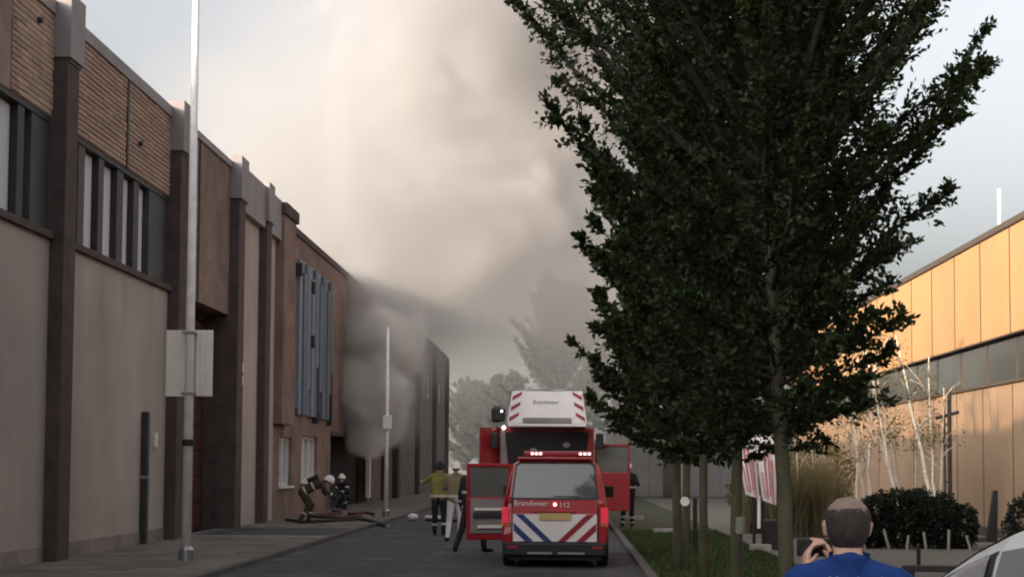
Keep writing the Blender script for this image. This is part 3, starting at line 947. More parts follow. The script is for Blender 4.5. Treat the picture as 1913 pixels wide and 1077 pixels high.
# far trees at the bend of the street
FARP = [(1.5, 1.0), (4, 3.0), (7, 4.0), (10, 3.6), (13, 2.0), (14.5, 0.3)]
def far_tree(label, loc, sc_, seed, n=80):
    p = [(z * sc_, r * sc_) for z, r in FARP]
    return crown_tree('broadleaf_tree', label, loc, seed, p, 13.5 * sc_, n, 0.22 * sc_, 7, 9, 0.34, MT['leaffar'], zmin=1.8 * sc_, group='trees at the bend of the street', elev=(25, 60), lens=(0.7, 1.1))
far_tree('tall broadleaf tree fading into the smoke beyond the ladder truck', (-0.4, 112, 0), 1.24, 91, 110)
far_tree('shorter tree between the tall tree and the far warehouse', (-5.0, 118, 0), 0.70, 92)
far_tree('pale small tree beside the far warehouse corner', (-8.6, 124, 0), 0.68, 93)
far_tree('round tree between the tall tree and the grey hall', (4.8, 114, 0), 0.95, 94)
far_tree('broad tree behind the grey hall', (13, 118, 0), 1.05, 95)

# ================================================================== STREET FURNITURE
def lamp_post(label, loc, h, r0, r1, collar=True, head=True):
    t = thing('lamp_post', label, 'lamp post', loc, 0, 'grey lamp posts along the pavement')
    MB().tube([(0, 0, -0.05), (0, 0, h * 0.5), (0, 0, h)], [r0, (r0 + r1) / 2, r1], 16).build('pole', MT['galv'], t, smooth=True)
    MB().lathe([(r0 * 1.5, -0.02), (r0 * 1.5, 0.18), (r0 * 1.02, 0.24)], (0, 0, 0), 16).build('base', MT['steel'], t)
    if collar:
        MB().lathe([(r0 * 0.9, 1.92), (r0 * 1.22, 1.925), (r0 * 1.22, 2.03), (r0 * 0.9, 2.035)], (0, 0, 0), 16).build('collar', MT['black'], t)
    if head:
        MB().tube([(0, 0, h - 0.05), (0.35, 0, h + 0.12), (0.9, 0, h + 0.16)], [r1, 0.03, 0.03], 10).build('arm', MT['galv'], t, smooth=True)
        hd = MB().box(0.85, 1.45, -0.11, 0.11, h + 0.10, h + 0.2).build('lamp_head', MT['galv'], t, bevel=0.03)
        MB().box(0.92, 1.38, -0.08, 0.08, h + 0.085, h + 0.105).build('lens', MT['signback'], hd)
    return t
lamp_post('tall pale lamp post carrying the square sign, black band round it', (-6.4, 23.3, 0.085), 10.4, 0.085, 0.055)
lp2 = lamp_post('slim lamp post with a small white box by the smoke', (-5.72, 44.0, 0.085), 6.0, 0.075, 0.045, collar=False, head=False)
B('white_box', MT['white'], lp2, -0.12, 0.16, -0.16, -0.05, 2.75, 3.2, world=False, bevel=0.02)
sg = thing('square_sign', 'square pale sign seen from behind on the tall lamp post', 'sign', (-6.42, 23.3, 2.85))
B('panel', MT['signback'], sg, -0.41, 0.385, 0.112, 0.130, 0, 1.13, world=False, bevel=0.004)
for x in (0.11, 0.2, 0.31):
    B('rib', MT['signback'], sg, x, x + 0.05, 0.085, 0.112, 0.01, 1.11, world=False, bevel=0.006)
B('flange', MT['signback'], sg, -0.41, -0.385, 0.085, 0.112, 0, 1.13, world=False)
B('flange', MT['signback'], sg, 0.36, 0.385, 0.085, 0.112, 0, 1.13, world=False)
for z in (0.03, 1.06):
    B('clamp', MT['steel'], sg, -0.10, 0.12, -0.10, 0.115, z, z + 0.045, world=False, bevel=0.008)

# round traffic sign, seen from behind
rs = thing('round_sign', 'round traffic sign seen from behind on a thin pole between the trunks', 'sign', (1.92, 23.6, 0.05))
MB().tube([(0, 0, -0.05), (0, 0, 2.45)], 0.03, 10).build('pole', MT['steel'], rs, smooth=True)
MB().lathe([(0.27, 0.035), (0.27, 0.05), (0.24, 0.055)], (0, 0, 1.98), 28, 'Y').build('disc', MT['panel'], rs)
B('clamp', MT['steel'], rs, -0.06, 0.06, -0.035, 0.05, 1.9, 1.95, world=False)
# small white disc tied to a trunk
o = MB().lathe([(0.075, 0), (0.075, 0.02), (0.045, 0.024), (0.04, 0.01)], (0, 0, 0), 20, 'Y').build('white_disc', MT['banner'], None)
o.location = (1.90, 22.60, 1.15); o.rotation_euler = (0, 0, math.pi)
tag(o, 'small white ring shaped marker on the trunk beside the black post', 'marker')
o = MB().lathe([(0.066, 0), (0.072, 0.02), (0.072, 0.16), (0.066, 0.18)], (0, 0, 0), 16).build('trunk_guard', MT['galvg'], None)
o.location = (1.82, 14.9, 1.0)
tag(o, 'grey-green tie wrapped round the second trunk', 'tie')

def post(name, label, loc, h, r, m, cat='post', lean=0.0):
    t = thing(name, label, cat, loc)
    MB().tube([(0, 0, -0.04), (lean * h, 0, h)], r, 12).build('shaft', m, t, smooth=False)
    MB().lathe([(r * 1.0, h), (r * 0.98, h + 0.02), (0.0, h + 0.04)], (lean * h, 0, 0), 12).build('cap', m, t)
    return t
post('verge_post', 'thin black post standing between two trunks on the verge', (2.52, 27.6, 0.05), 1.02, 0.045, MT['black'])
pp = thing('leaning_post', 'dark leaning post between the clipped shrubs and the hall wall', 'post', (9.75, 32.4, 0.03))
MB().prism([(-0.16, 0, -0.04), (0.10, 0, -0.04), (0.13, 0, 1.18), (0.03, 0, 1.18)], (0, 0.12, 0)).build('shaft', MT['black'], pp, bevel=0.015)
B('foot', MT['frame'], pp, -0.55, -0.1, 0.0, 0.14, -0.03, 0.10, world=False, bevel=0.01)
post('marker_post', 'short black marker post in the gravel before the shrubs', (6.12, 24.6, 0.03), 0.33, 0.035, MT['black'])
ip = thing('iron_post', 'tall dark iron post with a crossbar beside the three stemmed birch', 'post', (8.98, 33.1, 0.03))
MB().tube([(0, 0, -0.05), (0, 0, 3.5)], 0.05, 8).build('shaft', MT['frame'], ip)
MB().tube([(-0.32, 0, 2.85), (0.22, 0, 3.0)], 0.04, 8).build('crossbar', MT['frame'], ip)
MB().tube([(-0.12, -0.02, 0.1), (-0.12, -0.02, 3.3)], 0.025, 8).build('rail', MT['frame'], ip)
for z in (0.5, 1.35, 2.2):
    MB().tube([(-0.14, 0, z), (0.03, 0, z)], 0.022, 6).build('rung', MT['frame'], ip)

# folded white and red banners on two dark posts
bn = thing('banner_stand', 'two faded white and red banners on dark posts in the verge', 'banner', (3.92, 29.0, 0.03))
for x in (-0.06, 0.13):
    MB().tube([(x, 0, -0.04), (x, 0, 2.45)], 0.034, 8).build('post', MT['black'], bn)
def ban(x0, x1, zt, zb, skew, y):
    m = MB()
    nx, nz = 10, 8
    vs, fs = [], []
    for j in range(nz + 1):
        v = j / nz
        for i in range(nx + 1):
            u = i / nx
            z = zt - (zt - zb) * v - 0.10 * u * v * (1 if skew > 0 else 0.4)
            x = x0 + (x1 - x0) * u * (1 - 0.35 * v) + skew * v
            vs.append((x, y + 0.03 * math.sin(u * 9), z))
    for j in range(nz):
        for i in range(nx):
            fs.append((j * (nx + 1) + i, j * (nx + 1) + i + 1, (j + 1) * (nx + 1) + i + 1, (j + 1) * (nx + 1) + i))
    m.add(vs, fs)
    back = [(p[0], p[1] + 0.012, p[2]) for p in vs]
    m.add(back, [f[::-1] for f in fs])
    o = m.build('cloth', MT['banner'], bn, smooth=True, fix=False)
    s = MB()
    for (ua, ub, va, vb) in ((0.30, 0.42, 0.1, 0.95), (0.52, 0.60, 0.25, 0.9), (0.70, 0.80, 0.35, 1.0), (0.12, 0.2, 0.55, 0.95)):
        q = []
        for (u, v) in ((ua, va), (ub, va), (ub + 0.05, vb), (ua + 0.05, vb)):
            z = zt - (zt - zb) * v - 0.10 * u * v * (1 if skew > 0 else 0.4)
            x = x0 + (x1 - x0) * u * (1 - 0.35 * v) + skew * v
            q.append((x, y - 0.045, z))
        s.prism(q, (0, 0.012, 0))
    s.build('print', MT['pink'], o)
ban(-0.50, -0.06, 2.42, 1.12, 0.26, -0.06)
ban(-0.06, 0.38, 2.32, 1.0, 0.16, -0.10)
B('white_leg', MT['banner'], bn, 0.01, 0.07, -0.03, 0.03, 0.42, 1.1, world=False)
bx = thing('black_bin', 'black square bin behind the banner posts', 'bin', (4.22, 28.8, 0.03))
B('body', MT['black'], bx, -0.17, 0.17, -0.15, 0.15, 0, 0.56, world=False, bevel=0.02)
B('lid', MT['frame'], bx, -0.18, 0.18, -0.16, 0.16, 0.56, 0.61, world=False, bevel=0.012)
for (x, y, w, lb) in ((2.05, 43.5, 0.7, 'pale kerb block in the grass by the truck door'), (2.4, 34.8, 0.5, 'pale kerb block between the truck and the verge trunks'), (3.85, 28.0, 0.42, 'pale kerb block at the foot of the banners')):
    o = MB().box(-w / 2, w / 2, -0.12, 0.12, -0.03, 0.13).build('kerb_block', MT['strip'], None, bevel=0.02)
    o.location = (x, y, 0.05)
    tag(o, lb, 'kerb block')
# low wooden rail in front of the gravel
lr = thing('low_rail', 'low dark timber rail along the edge of the gravel', 'rail', (5.55, 21.6, 0.03))
B('beam', MT['frame'], lr, -0.42, 0.9, -0.06, 0.06, 0.10, 0.20, world=False, bevel=0.015)
for x in (-0.3, 0.75):
    B('foot', MT['frame'], lr, x - 0.05, x + 0.05, -0.055, 0.055, -0.02, 0.10, world=False)

bush('dark_shrub', 'dark brown shrub by the hall wall behind the white car', (10.0, 30.6, 0.03), (0.5, 0.5, 0.55), 2500, 0.08, MT['leafdark'], 77)

# ================================================================== VEHICLES
def wheel(parent, x, y, r, w, side):
    """side: +1 outer face towards +x"""
    t = MB().lathe([(r * 0.62, -w / 2), (r * 0.93, -w / 2), (r, -w * 0.36), (r, w * 0.36), (r * 0.93, w / 2), (r * 0.62, w / 2)], (x, y, r), 28, 'X').build('wheel', MT['rubber'], parent, smooth=False)
    o = x + side * w * 0.3
    MB().lathe([(r * 0.62, -0.02), (r * 0.6, 0.02), (r * 0.3, 0.03), (r * 0.22, 0.045), (0, 0.045)] if side > 0 else
               [(r * 0.62, 0.02), (r * 0.6, -0.02), (r * 0.3, -0.03), (r * 0.22, -0.045), (0, -0.045)], (o, y, r), 20, 'X').build('rim', MT['steel'], t)
    return t

class Loft:
    """car body from a half profile (w, z) swept along y; top(y) gives the roof height, wid(y) a width factor"""
    def __init__(s, prof, belt, H, top, wid, slant, y0, y1):
        s.prof, s.belt, s.H, s.top, s.wid, s.slant, s.y0, s.y1 = prof, belt, H, top, wid, slant, y0, y1
    def pt(s, y, v, side=1, off=0.0):
        """v: fractional index into the profile"""
        i = min(int(v), len(s.prof) - 2)
        f = v - i
        w = s.prof[i][0] * (1 - f) + s.prof[i + 1][0] * f
        z = s.prof[i][1] * (1 - f) + s.prof[i + 1][1] * f
        if z > s.belt:
            z = s.belt + (z - s.belt) * (s.top(y) - s.belt) / (s.H - s.belt)
        return Vector((side * (w * s.wid(y) + off), y + s.slant(y, z), z))
    def body(s, ys):
        m = MB()
        n = len(s.prof)
        ring = 2 * n - 1
        vs, fs = [], []
        for y in ys:
            vs += [s.pt(y, i, -1) for i in range(n)] + [s.pt(y, i, 1) for i in range(n - 2, -1, -1)]
        for k in range(len(ys) - 1):
            for i in range(ring - 1):
                fs.append((k * ring + i, k * ring + i + 1, (k + 1) * ring + i + 1, (k + 1) * ring + i))
            fs.append((k * ring + ring - 1, k * ring, (k + 1) * ring, (k + 1) * ring + ring - 1))
        fs.append(tuple(range(ring)))
        fs.append(tuple((len(ys) - 1) * ring + i for i in range(ring - 1, -1, -1)))
        m.add(vs, fs)
        return m
    def patch(s, ya, yb, va, vb, side, off, ny=10, nv=4, thick=0.0):
        vs, fs = [], []
        for i in range(ny + 1):
            u = i / ny
            for j in range(nv + 1):
                w = j / nv
                a = ya[0] * (1 - w) + ya[1] * w
                b = yb[0] * (1 - w) + yb[1] * w
                y = a + (b - a) * u
                p = s.pt(y, va + (vb - va) * w, side, off)
                p.z += off
                vs.append(p)
        for i in range(ny):
            for j in range(nv):
                q = (i * (nv + 1) + j, i * (nv + 1) + j + 1, (i + 1) * (nv + 1) + j + 1, (i + 1) * (nv + 1) + j)
                fs.append(q)
        return MB().add(vs, fs)

# ---- red fire service van, seen from behind
van = thing('fire_van', 'red fire service van seen from behind, chevrons on its tail and a side door open', 'van', (-0.20, 23.35, 0.006), R(-0.8))
vp = [(0.78, 0.20), (0.86, 0.30), (0.895, 0.55), (0.895, 0.95), (0.87, 1.10), (0.79, 1.55), (0.73, 1.72), (0.60, 1.80), (0.30, 1.828), (0.0, 1.835)]
def vtop(y):
    return float(np.interp(y, [0, 2.6, 3.0, 3.6, 3.75, 4.2, 4.35], [1.835, 1.835, 1.80, 1.22, 1.14, 1.05 + 0.02, 1.06]))
def vwid(y):
    return float(np.interp(y, [0, 0.05, 0.16, 3.7, 4.2, 4.35], [0.955, 0.985, 1.0, 1.0, 0.95, 0.85]))
def vslant(y, z):
    k = max(0.0, 1 - y / 1.2)
    return k * max(0.0, z - 1.10) * 0.30 + (0.03 * k if z < 0.42 else 0.0)
lv = Loft(vp, 1.05, 1.835, vtop, vwid, vslant, 0, 4.35)
lv.body([0, 0.05, 0.16, 0.6, 1.2, 2.0, 2.6, 2.8, 3.0, 3.2, 3.4, 3.6, 3.75, 4.0, 4.2, 4.35]).build('body', MT['red'], van, smooth=False, bevel=0.0)
def tail(pts, off, th=0.012):
    """polygon on the tailgate (x, z)"""
    return [(x, max(0.0, z - 1.10) * 0.30 - off, z) for x, z in pts], (0, th, 0)
def tpart(name, m, pts, off=0.012, th=0.02, parent=None, bevel=0.0):
    p, d = tail(pts, off, th)
    return MB().prism(p, d).build(name, m, parent or van, bevel=bevel)
rw = tpart('rear_window', MT['rearglass'], [(-0.70, 1.17), (0.70, 1.17), (0.645, 1.69), (0.59, 1.735), (-0.59, 1.735), (-0.645, 1.69)], 0.010)
tpart('window_seal', MT['black'], [(-0.73, 1.14), (0.73, 1.14), (0.67, 1.71), (0.61, 1.76), (-0.61, 1.76), (-0.67, 1.71)], 0.005, parent=rw)
B('wiper', MT['black'], rw, -0.02, 0.40, 0.005, 0.02, 1.185, 1.2, world=False)
B('spoiler', MT['red'], van, -0.64, 0.64, 0.10, 0.42, 1.80, 1.85, world=False, bevel=0.018)
for s in (-1, 1):
    tl = MB().box(min(s * 0.765, s * 0.89), max(s * 0.765, s * 0.89), -0.018, 0.14, 0.69, 1.01).build('tail_light', MT['tail'], van, bevel=0.02)
    B('indicator', MT['amber'], tl, min(s * 0.75, s * 0.86), max(s * 0.75, s * 0.86), -0.028, 0.05, 0.70, 0.76, world=False)
    B('reflector', MT['vred'], van, min(s * 0.62, s * 0.8), max(s * 0.62, s * 0.8), -0.055, 0.0, 0.33, 0.37, world=False)
    B('rear_pillar', MT['red'], van, min(s * 0.70, s * 0.80), max(s * 0.70, s * 0.80), 0.03, 0.12, 1.08, 1.2, world=False, bevel=0.02)
bpv = B('bumper', MT['black'], van, -0.86, 0.86, -0.05, 0.25, 0.20, 0.43, world=False, bevel=0.035)
B('bumper_trim', MT['vgrey'], bpv, -0.46, 0.50, -0.056, 0.02, 0.235, 0.27, world=False)
B('tow_hook', MT['black'], bpv, -0.04, 0.04, -0.13, 0.0, 0.22, 0.3, world=False, bevel=0.01)
B('underbody', MT['black'], van, -0.78, 0.78, 0.1, 4.1, 0.13, 0.3, world=False)
# chevrons: white, blue to the left, red to the right
cv = tpart('chevron_panel', MT['vwhite'], [(-0.70, 0.44), (0.70, 0.44), (0.70, 0.90), (-0.70, 0.90)], 0.008)
for s, mm in ((-1, 'vblue'), (1, 'vred')):
    for (a, b) in ((0.0, 0.13), (0.31, 0.45)):
        # stripe between two parallel diagonals falling to the middle
        x_lo0, x_lo1 = 0.05 + a, 0.05 + b
        pts = [(s * x_lo0, 0.445), (s * x_lo1, 0.445), (s * min(0.69, x_lo1 + 0.48), 0.895 if x_lo1 + 0.48 < 0.69 else 0.445 + (0.69 - x_lo1) / 0.48 * 0.45),
               (s * min(0.69, x_lo0 + 0.48), 0.895 if x_lo0 + 0.48 < 0.69 else 0.445 + (0.69 - x_lo0) / 0.48 * 0.45)]
        tpart('chevron', MT[mm], pts, 0.014, 0.008, cv)
tpart('tail_band', MT['red'], [(-0.70, 0.90), (0.70, 0.90), (0.70, 1.135), (-0.70, 1.135)], 0.008)
for s_ in (-1, 1):
    tpart('shut_line', MT['black'], [(s_ * 0.715, 0.45), (s_ * 0.728, 0.45), (s_ * 0.728, 1.13), (s_ * 0.715, 1.13)], 0.011)
tpart('shut_line', MT['black'], [(-0.72, 0.432), (0.72, 0.432), (0.72, 0.442), (-0.72, 0.442)], 0.016)
pl = tpart('number_plate', MT['plate'], [(-0.26, 0.80), (0.26, 0.80), (0.26, 0.915), (-0.26, 0.915)], 0.030)
tpart('handle_strip', MT['red'], [(-0.34, 0.925), (0.34, 0.925), (0.34, 0.96), (-0.34, 0.96)], 0.035, bevel=0.008)
MB().lathe([(0.024, 0), (0.02, -0.016), (0, -0.02)], (0.0, -0.012, 1.06), 16, 'Y').build('bright_dot', MT['lit'], van)  # small bright dot on the tail, its brightness put in as glow
text_part('lettering', 'Brandweer', 0.13, MT['vwhite'], van, Matrix.Translation((-0.40, -0.012, 1.075)) @ Matrix.Rotation(R(90), 4, 'X'))
text_part('lettering', '112', 0.12, MT['vwhite'], van, Matrix.Translation((0.16, -0.012, 1.05)) @ Matrix.Rotation(R(90), 4, 'X'))
# light bar
lb = B('light_bar', MT['redtruck'], van, -0.55, 0.62, 0.42, 0.78, 1.86, 1.955, world=False, bevel=0.03)
B('bar_foot', MT['black'], lb, -0.4, -0.3, 0.5, 0.7, 1.81, 1.87, world=False)
B('bar_foot', MT['black'], lb, 0.35, 0.45, 0.5, 0.7, 1.81, 1.87, world=False)
for x in (-0.42, -0.35, -0.28, 0.40, 0.475, 0.55):
    B('led', MT['led'], lb, x, x + 0.045, 0.41, 0.45, 1.89, 1.93, world=False)
for s in (-1, 1):
    wheel(van, s * 0.80, 0.72, 0.32, 0.20, s)
    wheel(van, s * 0.80, 3.55, 0.32, 0.20, s)
    for (ya, yb, nm) in (((0.45, 0.62), (1.35, 1.35), 'side_window'), ((1.45, 1.45), (2.35, 2.35), 'side_window')):
        lv.patch(ya, yb, 4.1, 5.9, s, 0.006).build(nm, MT['carglass'], van, smooth=True)
    MB().box(-0.02, 0.16, -0.05, 0.06, 0, 0.22).build('mirror', MT['black'], van, bevel=0.03).location = (s * 0.95 - 0.07, 3.05, 1.12)
lv.patch((3.06, 3.06), (3.56, 3.56), 8.0, 9.0, 1, 0.008).build('windscreen', MT['carglass'], van)
lv.patch((3.06, 3.06), (3.56, 3.56), 8.0, 9.0, -1, 0.008).build('windscreen', MT['carglass'], van)
# the open left door: hinge at (-0.89, 3.15), leaf points out to the left
def door_leaf(parent, hx, hy, ang, w, z0, z1, belt, m_out, m_in, sgn, frame=True, pockets=True, zt=None, corner=0.12):
    """hinged leaf: local u along the leaf (0..w); lining on the side facing the camera when sgn > 0"""
    ca, sa = math.cos(R(ang)), math.sin(R(ang))
    def P(u, t, z):
        return (hx + ca * u - sa * t, hy + sa * u + ca * t, z)
    def slab(name, m, u0, u1, t0, t1, a, b, par, bevel=0.0):
        v = [P(u, t, z) for z in (a, b) for t in (t0, t1) for u in (u0, u1)]
        return MB().add(v, [(0, 2, 3, 1), (4, 5, 7, 6), (0, 1, 5, 4), (2, 6, 7, 3), (0, 4, 6, 2), (1, 3, 7, 5)]).build(name, m, par, bevel=bevel)
    d = slab('open_door', m_out, 0, w, -0.04, 0.04, z0, belt, parent, 0.02)
    if frame:
        slab('door_frame', m_out, 0.0, 0.06, -0.03, 0.03, belt, z1 - 0.05, d, 0.008)
        slab('door_frame', m_out, w - 0.06, w, -0.03, 0.03, belt, z1, d, 0.008)
        slab('door_frame', m_out, 0.0, w, -0.032, 0.032, z1 - 0.06, z1, d, 0.008)
        slab('door_glass', MT['doorglass'], 0.06, w - 0.06, -0.005, 0.005, belt, z1 - 0.06, d)
    if pockets:
        t0, t1 = (-0.065, -0.04) if sgn > 0 else (0.04, 0.065)
        ln = slab('door_lining', m_in, 0.07, w - 0.07, t0, t1, z0 + 0.12, belt - 0.03, d, 0.01)
        q0, q1 = (-0.11, -0.065) if sgn > 0 else (0.065, 0.11)
        slab('arm_rest', MT['signback'], 0.10, w - 0.14, q0, q1, z0 + 0.55, z0 + 0.60, d, 0.01)
        slab('pocket', MT['frame'], 0.10, w - 0.12, q0, q1, z0 + 0.42, z0 + 0.52, d, 0.01)
        slab('pocket', MT['signback'], 0.12, w - 0.2, q0, q1, z0 + 0.22, z0 + 0.28, d, 0.01)
    return d
door_leaf(van, -0.90, 3.15, 192, 0.86, 0.30, 1.74, 1.10, MT['red'], MT['vgrey'], -1)

# ---- ladder truck facing us
tk = thing('ladder_truck', 'red fire ladder truck facing the van, white chevron basket over its cab, doors open', 'fire truck', (-0.52, 36.0, 0.006), R(0.6))
B('cab', MT['redtruck'], tk, -1.22, 1.22, 0.08, 2.2, 0.62, 2.72, world=False, bevel=0.06)
ws = MB().prism([(-1.08, 0.05, 2.58), (1.08, 0.05, 2.58), (0.98, 0.05, 1.72), (-0.98, 0.05, 1.72)], (0, 0.06, 0)).build('windscreen', MT['screen'], tk, bevel=0.01)
for s in (-1, 1):
    MB().prism([(s * 1.09, 0.035, 2.64), (s * 1.20, 0.035, 2.64), (s * 1.20, 0.035, 1.66), (s * 1.01, 0.035, 1.66)], (0, 0.10, 0)).build('corner_pillar', MT['cap'] if s < 0 else MT['redtruck'], tk, bevel=0.012)
B('screen_strip', MT['redtruck'], tk, -1.2, 1.2, 0.03, 0.1, 1.60, 1.66, world=False)
B('wiper', MT['black'], ws, -0.7, -0.05, 0.035, 0.05, 1.76, 1.78, world=False)
B('wiper', MT['black'], ws, 0.1, 0.75, 0.035, 0.05, 1.76, 1.78, world=False)
for x, z in ((-0.35, 2.1), (0.5, 2.25), (0.1, 1.95)):
    MB().sphere((x, 0.045, z), (0.09, 0.008, 0.07), 12, 8).build('screen_sticker', MT['vgrey'], ws)
gr = B('grille', MT['black'], tk, -0.9, 0.9, 0.04, 0.1, 1.05, 1.5, world=False)
for i in range(4):
    B('grille_bar', MT['steel'], gr, -0.85, 0.85, 0.02, 0.04, 1.12 + i * 0.1, 1.15 + i * 0.1, world=False)
bt = B('bumper', MT['vwhite'], tk, -1.24, 1.24, -0.12, 0.3, 0.45, 0.85, world=False, bevel=0.03)
for s in (-1, 1):
    MB().lathe([(0.10, 0.0), (0.10, -0.05), (0.085, -0.055)], (s * 1.02, 0.06, 1.22), 18, 'Y').build('headlight', MT['lit'] if s < 0 else MT['signback'], tk)
    B('indicator', MT['amber'], tk, s * 1.0 - 0.1, s * 1.0 + 0.1, -0.135, -0.1, 0.6, 0.7, world=False)
    wheel(tk, s * 1.08, 1.1, 0.5, 0.3, s)
    wheel(tk, s * 1.08, 5.6, 0.5, 0.3, s)
    wheel(tk, s * 1.08, 6.8, 0.5, 0.3, s)
    for i in range(4):
        B('shutter', MT['vgrey'], tk, s * 1.235 - 0.02, s * 1.235 + 0.02, 2.5 + i * 1.45, 3.85 + i * 1.45, 1.25, 2.2, world=False, bevel=0.006)
B('superstructure', MT['redtruck'], tk, -1.22, 1.22, 2.35, 8.6, 1.0, 2.35, world=False, bevel=0.03)
B('chassis', MT['black'], tk, -0.55, 0.55, 0.3, 8.7, 0.45, 0.98, world=False)
B('turntable', MT['steel'], tk, -0.9, 0.9, 6.4, 8.2, 2.35, 2.75, world=False, bevel=0.05)
# ladder over the cab
ld = B('ladder', MT['galv'], tk, -0.62, -0.54, 0.5, 8.3, 2.86, 2.94, world=False)
for x in (0.54,):
    B('ladder_rail', MT['galv'], ld, x, x + 0.08, 0.5, 8.3, 2.86, 2.94, world=False)
for x in (-0.6, 0.54):
    B('ladder_rail', MT['galv'], ld, x, x + 0.06, 0.5, 8.3, 3.30, 3.36, world=False)
    for i in range(9):
        MB().tube([(x + 0.03, 0.6 + i * 0.85, 2.9), (x + 0.03, 1.0 + i * 0.85, 3.33)], 0.02, 6).build('ladder_brace', MT['galv'], ld)
for i in range(24):
    MB().tube([(-0.58, 0.6 + i * 0.33, 2.9), (0.58, 0.6 + i * 0.33, 2.9)], 0.018, 6).build('rung', MT['galv'], ld)
# basket with chevrons
bk = MB().prism([(-1.02, -0.55, 2.78), (1.02, -0.55, 2.78), (0.90, -0.42, 3.62), (-0.90, -0.42, 3.62)], (0, 0.05, 0)).build('basket', MT['vwhite'], tk, bevel=0.012)
B('basket_floor', MT['vwhite'], bk, -1.0, 1.0, -0.56, 0.35, 2.70, 2.775, world=False, bevel=0.02)
for s in (-1, 1):
    MB().prism([(s * 1.0, -0.50, 2.79), (s * 0.9, -0.38, 3.6), (s * 0.9, 0.3, 3.45), (s * 1.0, 0.3, 2.79)], (-s * 0.04, 0, 0)).build('basket_side', MT['vwhite'], bk)
    MB().tube([(s * 0.97, 0.3, 2.75), (s * 0.97, 0.3, 3.5), (s * 0.9, -0.4, 3.64), (0, -0.42, 3.64)], 0.022, 8).build('basket_rail', MT['steel'], bk, smooth=True)
    for k in range(3):
        z = 2.83 + k * 0.27
        def by(zz): return -0.556 + (zz - 2.78) * 0.155 - 0.004
        def bxx(zz, f): return s * ((1.0 - (zz - 2.78) * 0.143) - f)
        z2 = z + 0.26
        # red bars rising to the middle on both sides
        pts = [(bxx(z, 0.02), by(z), z), (bxx(z + 0.11, 0.02), by(z + 0.11), z + 0.11), (bxx(z + 0.24, 0.24), by(z + 0.24), z + 0.24 if z + 0.24 < 3.6 else 3.6), (bxx(z + 0.15, 0.24), by(z + 0.15), z + 0.15)]
        MB().prism(pts, (0, -0.006, 0)).build('chevron', MT['vred'], bk)
B('basket_step', MT['cap'], bk, -0.62, 0.62, -0.575, -0.53, 2.80, 2.93, world=False, bevel=0.01)
text_part('lettering', 'Brandweer', 0.15, MT['vgrey'], bk, Matrix.Translation((-0.03, -0.475, 3.33)) @ Matrix.Rotation(R(81), 4, 'X'))
sp_ = MB().box(-1.44, -1.08, -0.2, 0.1, 2.82, 3.20).build('work_lamp', MT['black'], tk, bevel=0.06)
B('work_lamp_cap', MT['vgrey'], sp_, -1.38, -1.2, -0.16, 0.06, 3.2, 3.32, world=False, bevel=0.04)
B('lamp_glint', MT['lit'], sp_, -1.19, -1.15, -0.215, -0.19, 3.08, 3.13, world=False)  # glint on the black lamp, put in as a small glowing block
MB().sphere((-1.12, 0.0, 2.69), 0.045, 12, 8).build('marker_light', MT['lit'], tk)
MB().lathe([(0.09, 0), (0.09, 0.14), (0.05, 0.17)], (0.95, 0.5, 2.72), 14).build('beacon', MT['bluelens'], tk)
for s in (-1, 1):
    MB().box(-0.1, 0.1, -0.06, 0.06, -0.2, 0.2).build('mirror', MT['black'], tk, bevel=0.03).location = (s * 1.36, 0.0, 2.35)
door_leaf(tk, 1.24, 0.35, -6, 0.92, 0.55, 2.28, 1.55, MT['redtruck'], MT['vgrey'], 1, pockets=False)
d2 = door_leaf(tk, -1.24, 0.35, 205, 0.56, 0.55, 2.72, 2.70, MT['redtruck'], MT['vgrey'], 1, frame=False, pockets=False)

# ---- white parked car at the right
car = thing('parked_car', 'white hatchback parked beside the man in blue', 'car', (2.17, 7.62, 0.012), math.pi)
cp = [(0.72, 0.16), (0.84, 0.26), (0.885, 0.55), (0.88, 0.86), (0.855, 0.96), (0.745, 1.36), (0.70, 1.425), (0.60, 1.465), (0.30, 1.49), (0.0, 1.495)]
def ctop(y):   # local y runs from the nose (0) to the tail (4.3)
    return float(np.interp(y, [0, 0.25, 1.0, 1.2, 1.7, 2.13, 2.55, 2.94, 3.3, 3.75, 4.1, 4.3], [0.97, 0.975, 0.985, 1.0, 1.17, 1.325, 1.45, 1.545, 1.60, 1.60, 1.40, 1.05]))
def cwid(y):
    return float(np.interp(y, [0, 0.1, 0.5, 1.2, 3.4, 4.0, 4.3], [0.80, 0.90, 0.985, 1.0, 1.0, 0.96, 0.88]))
lc = Loft(cp, 0.96, 1.495, ctop, cwid, lambda y, z: 0.0 if z > 0.5 else (0.08 if y < 0.1 else 0.0), 0, 4.3)
lc.body([0, 0.1, 0.5, 0.9, 1.1, 1.25, 1.5, 1.7, 1.9, 2.13, 2.35, 2.55, 2.75, 2.94, 3.3, 3.6, 3.75, 3.95, 4.1, 4.3]).build('body', MT['carwhite'], car, smooth=False)
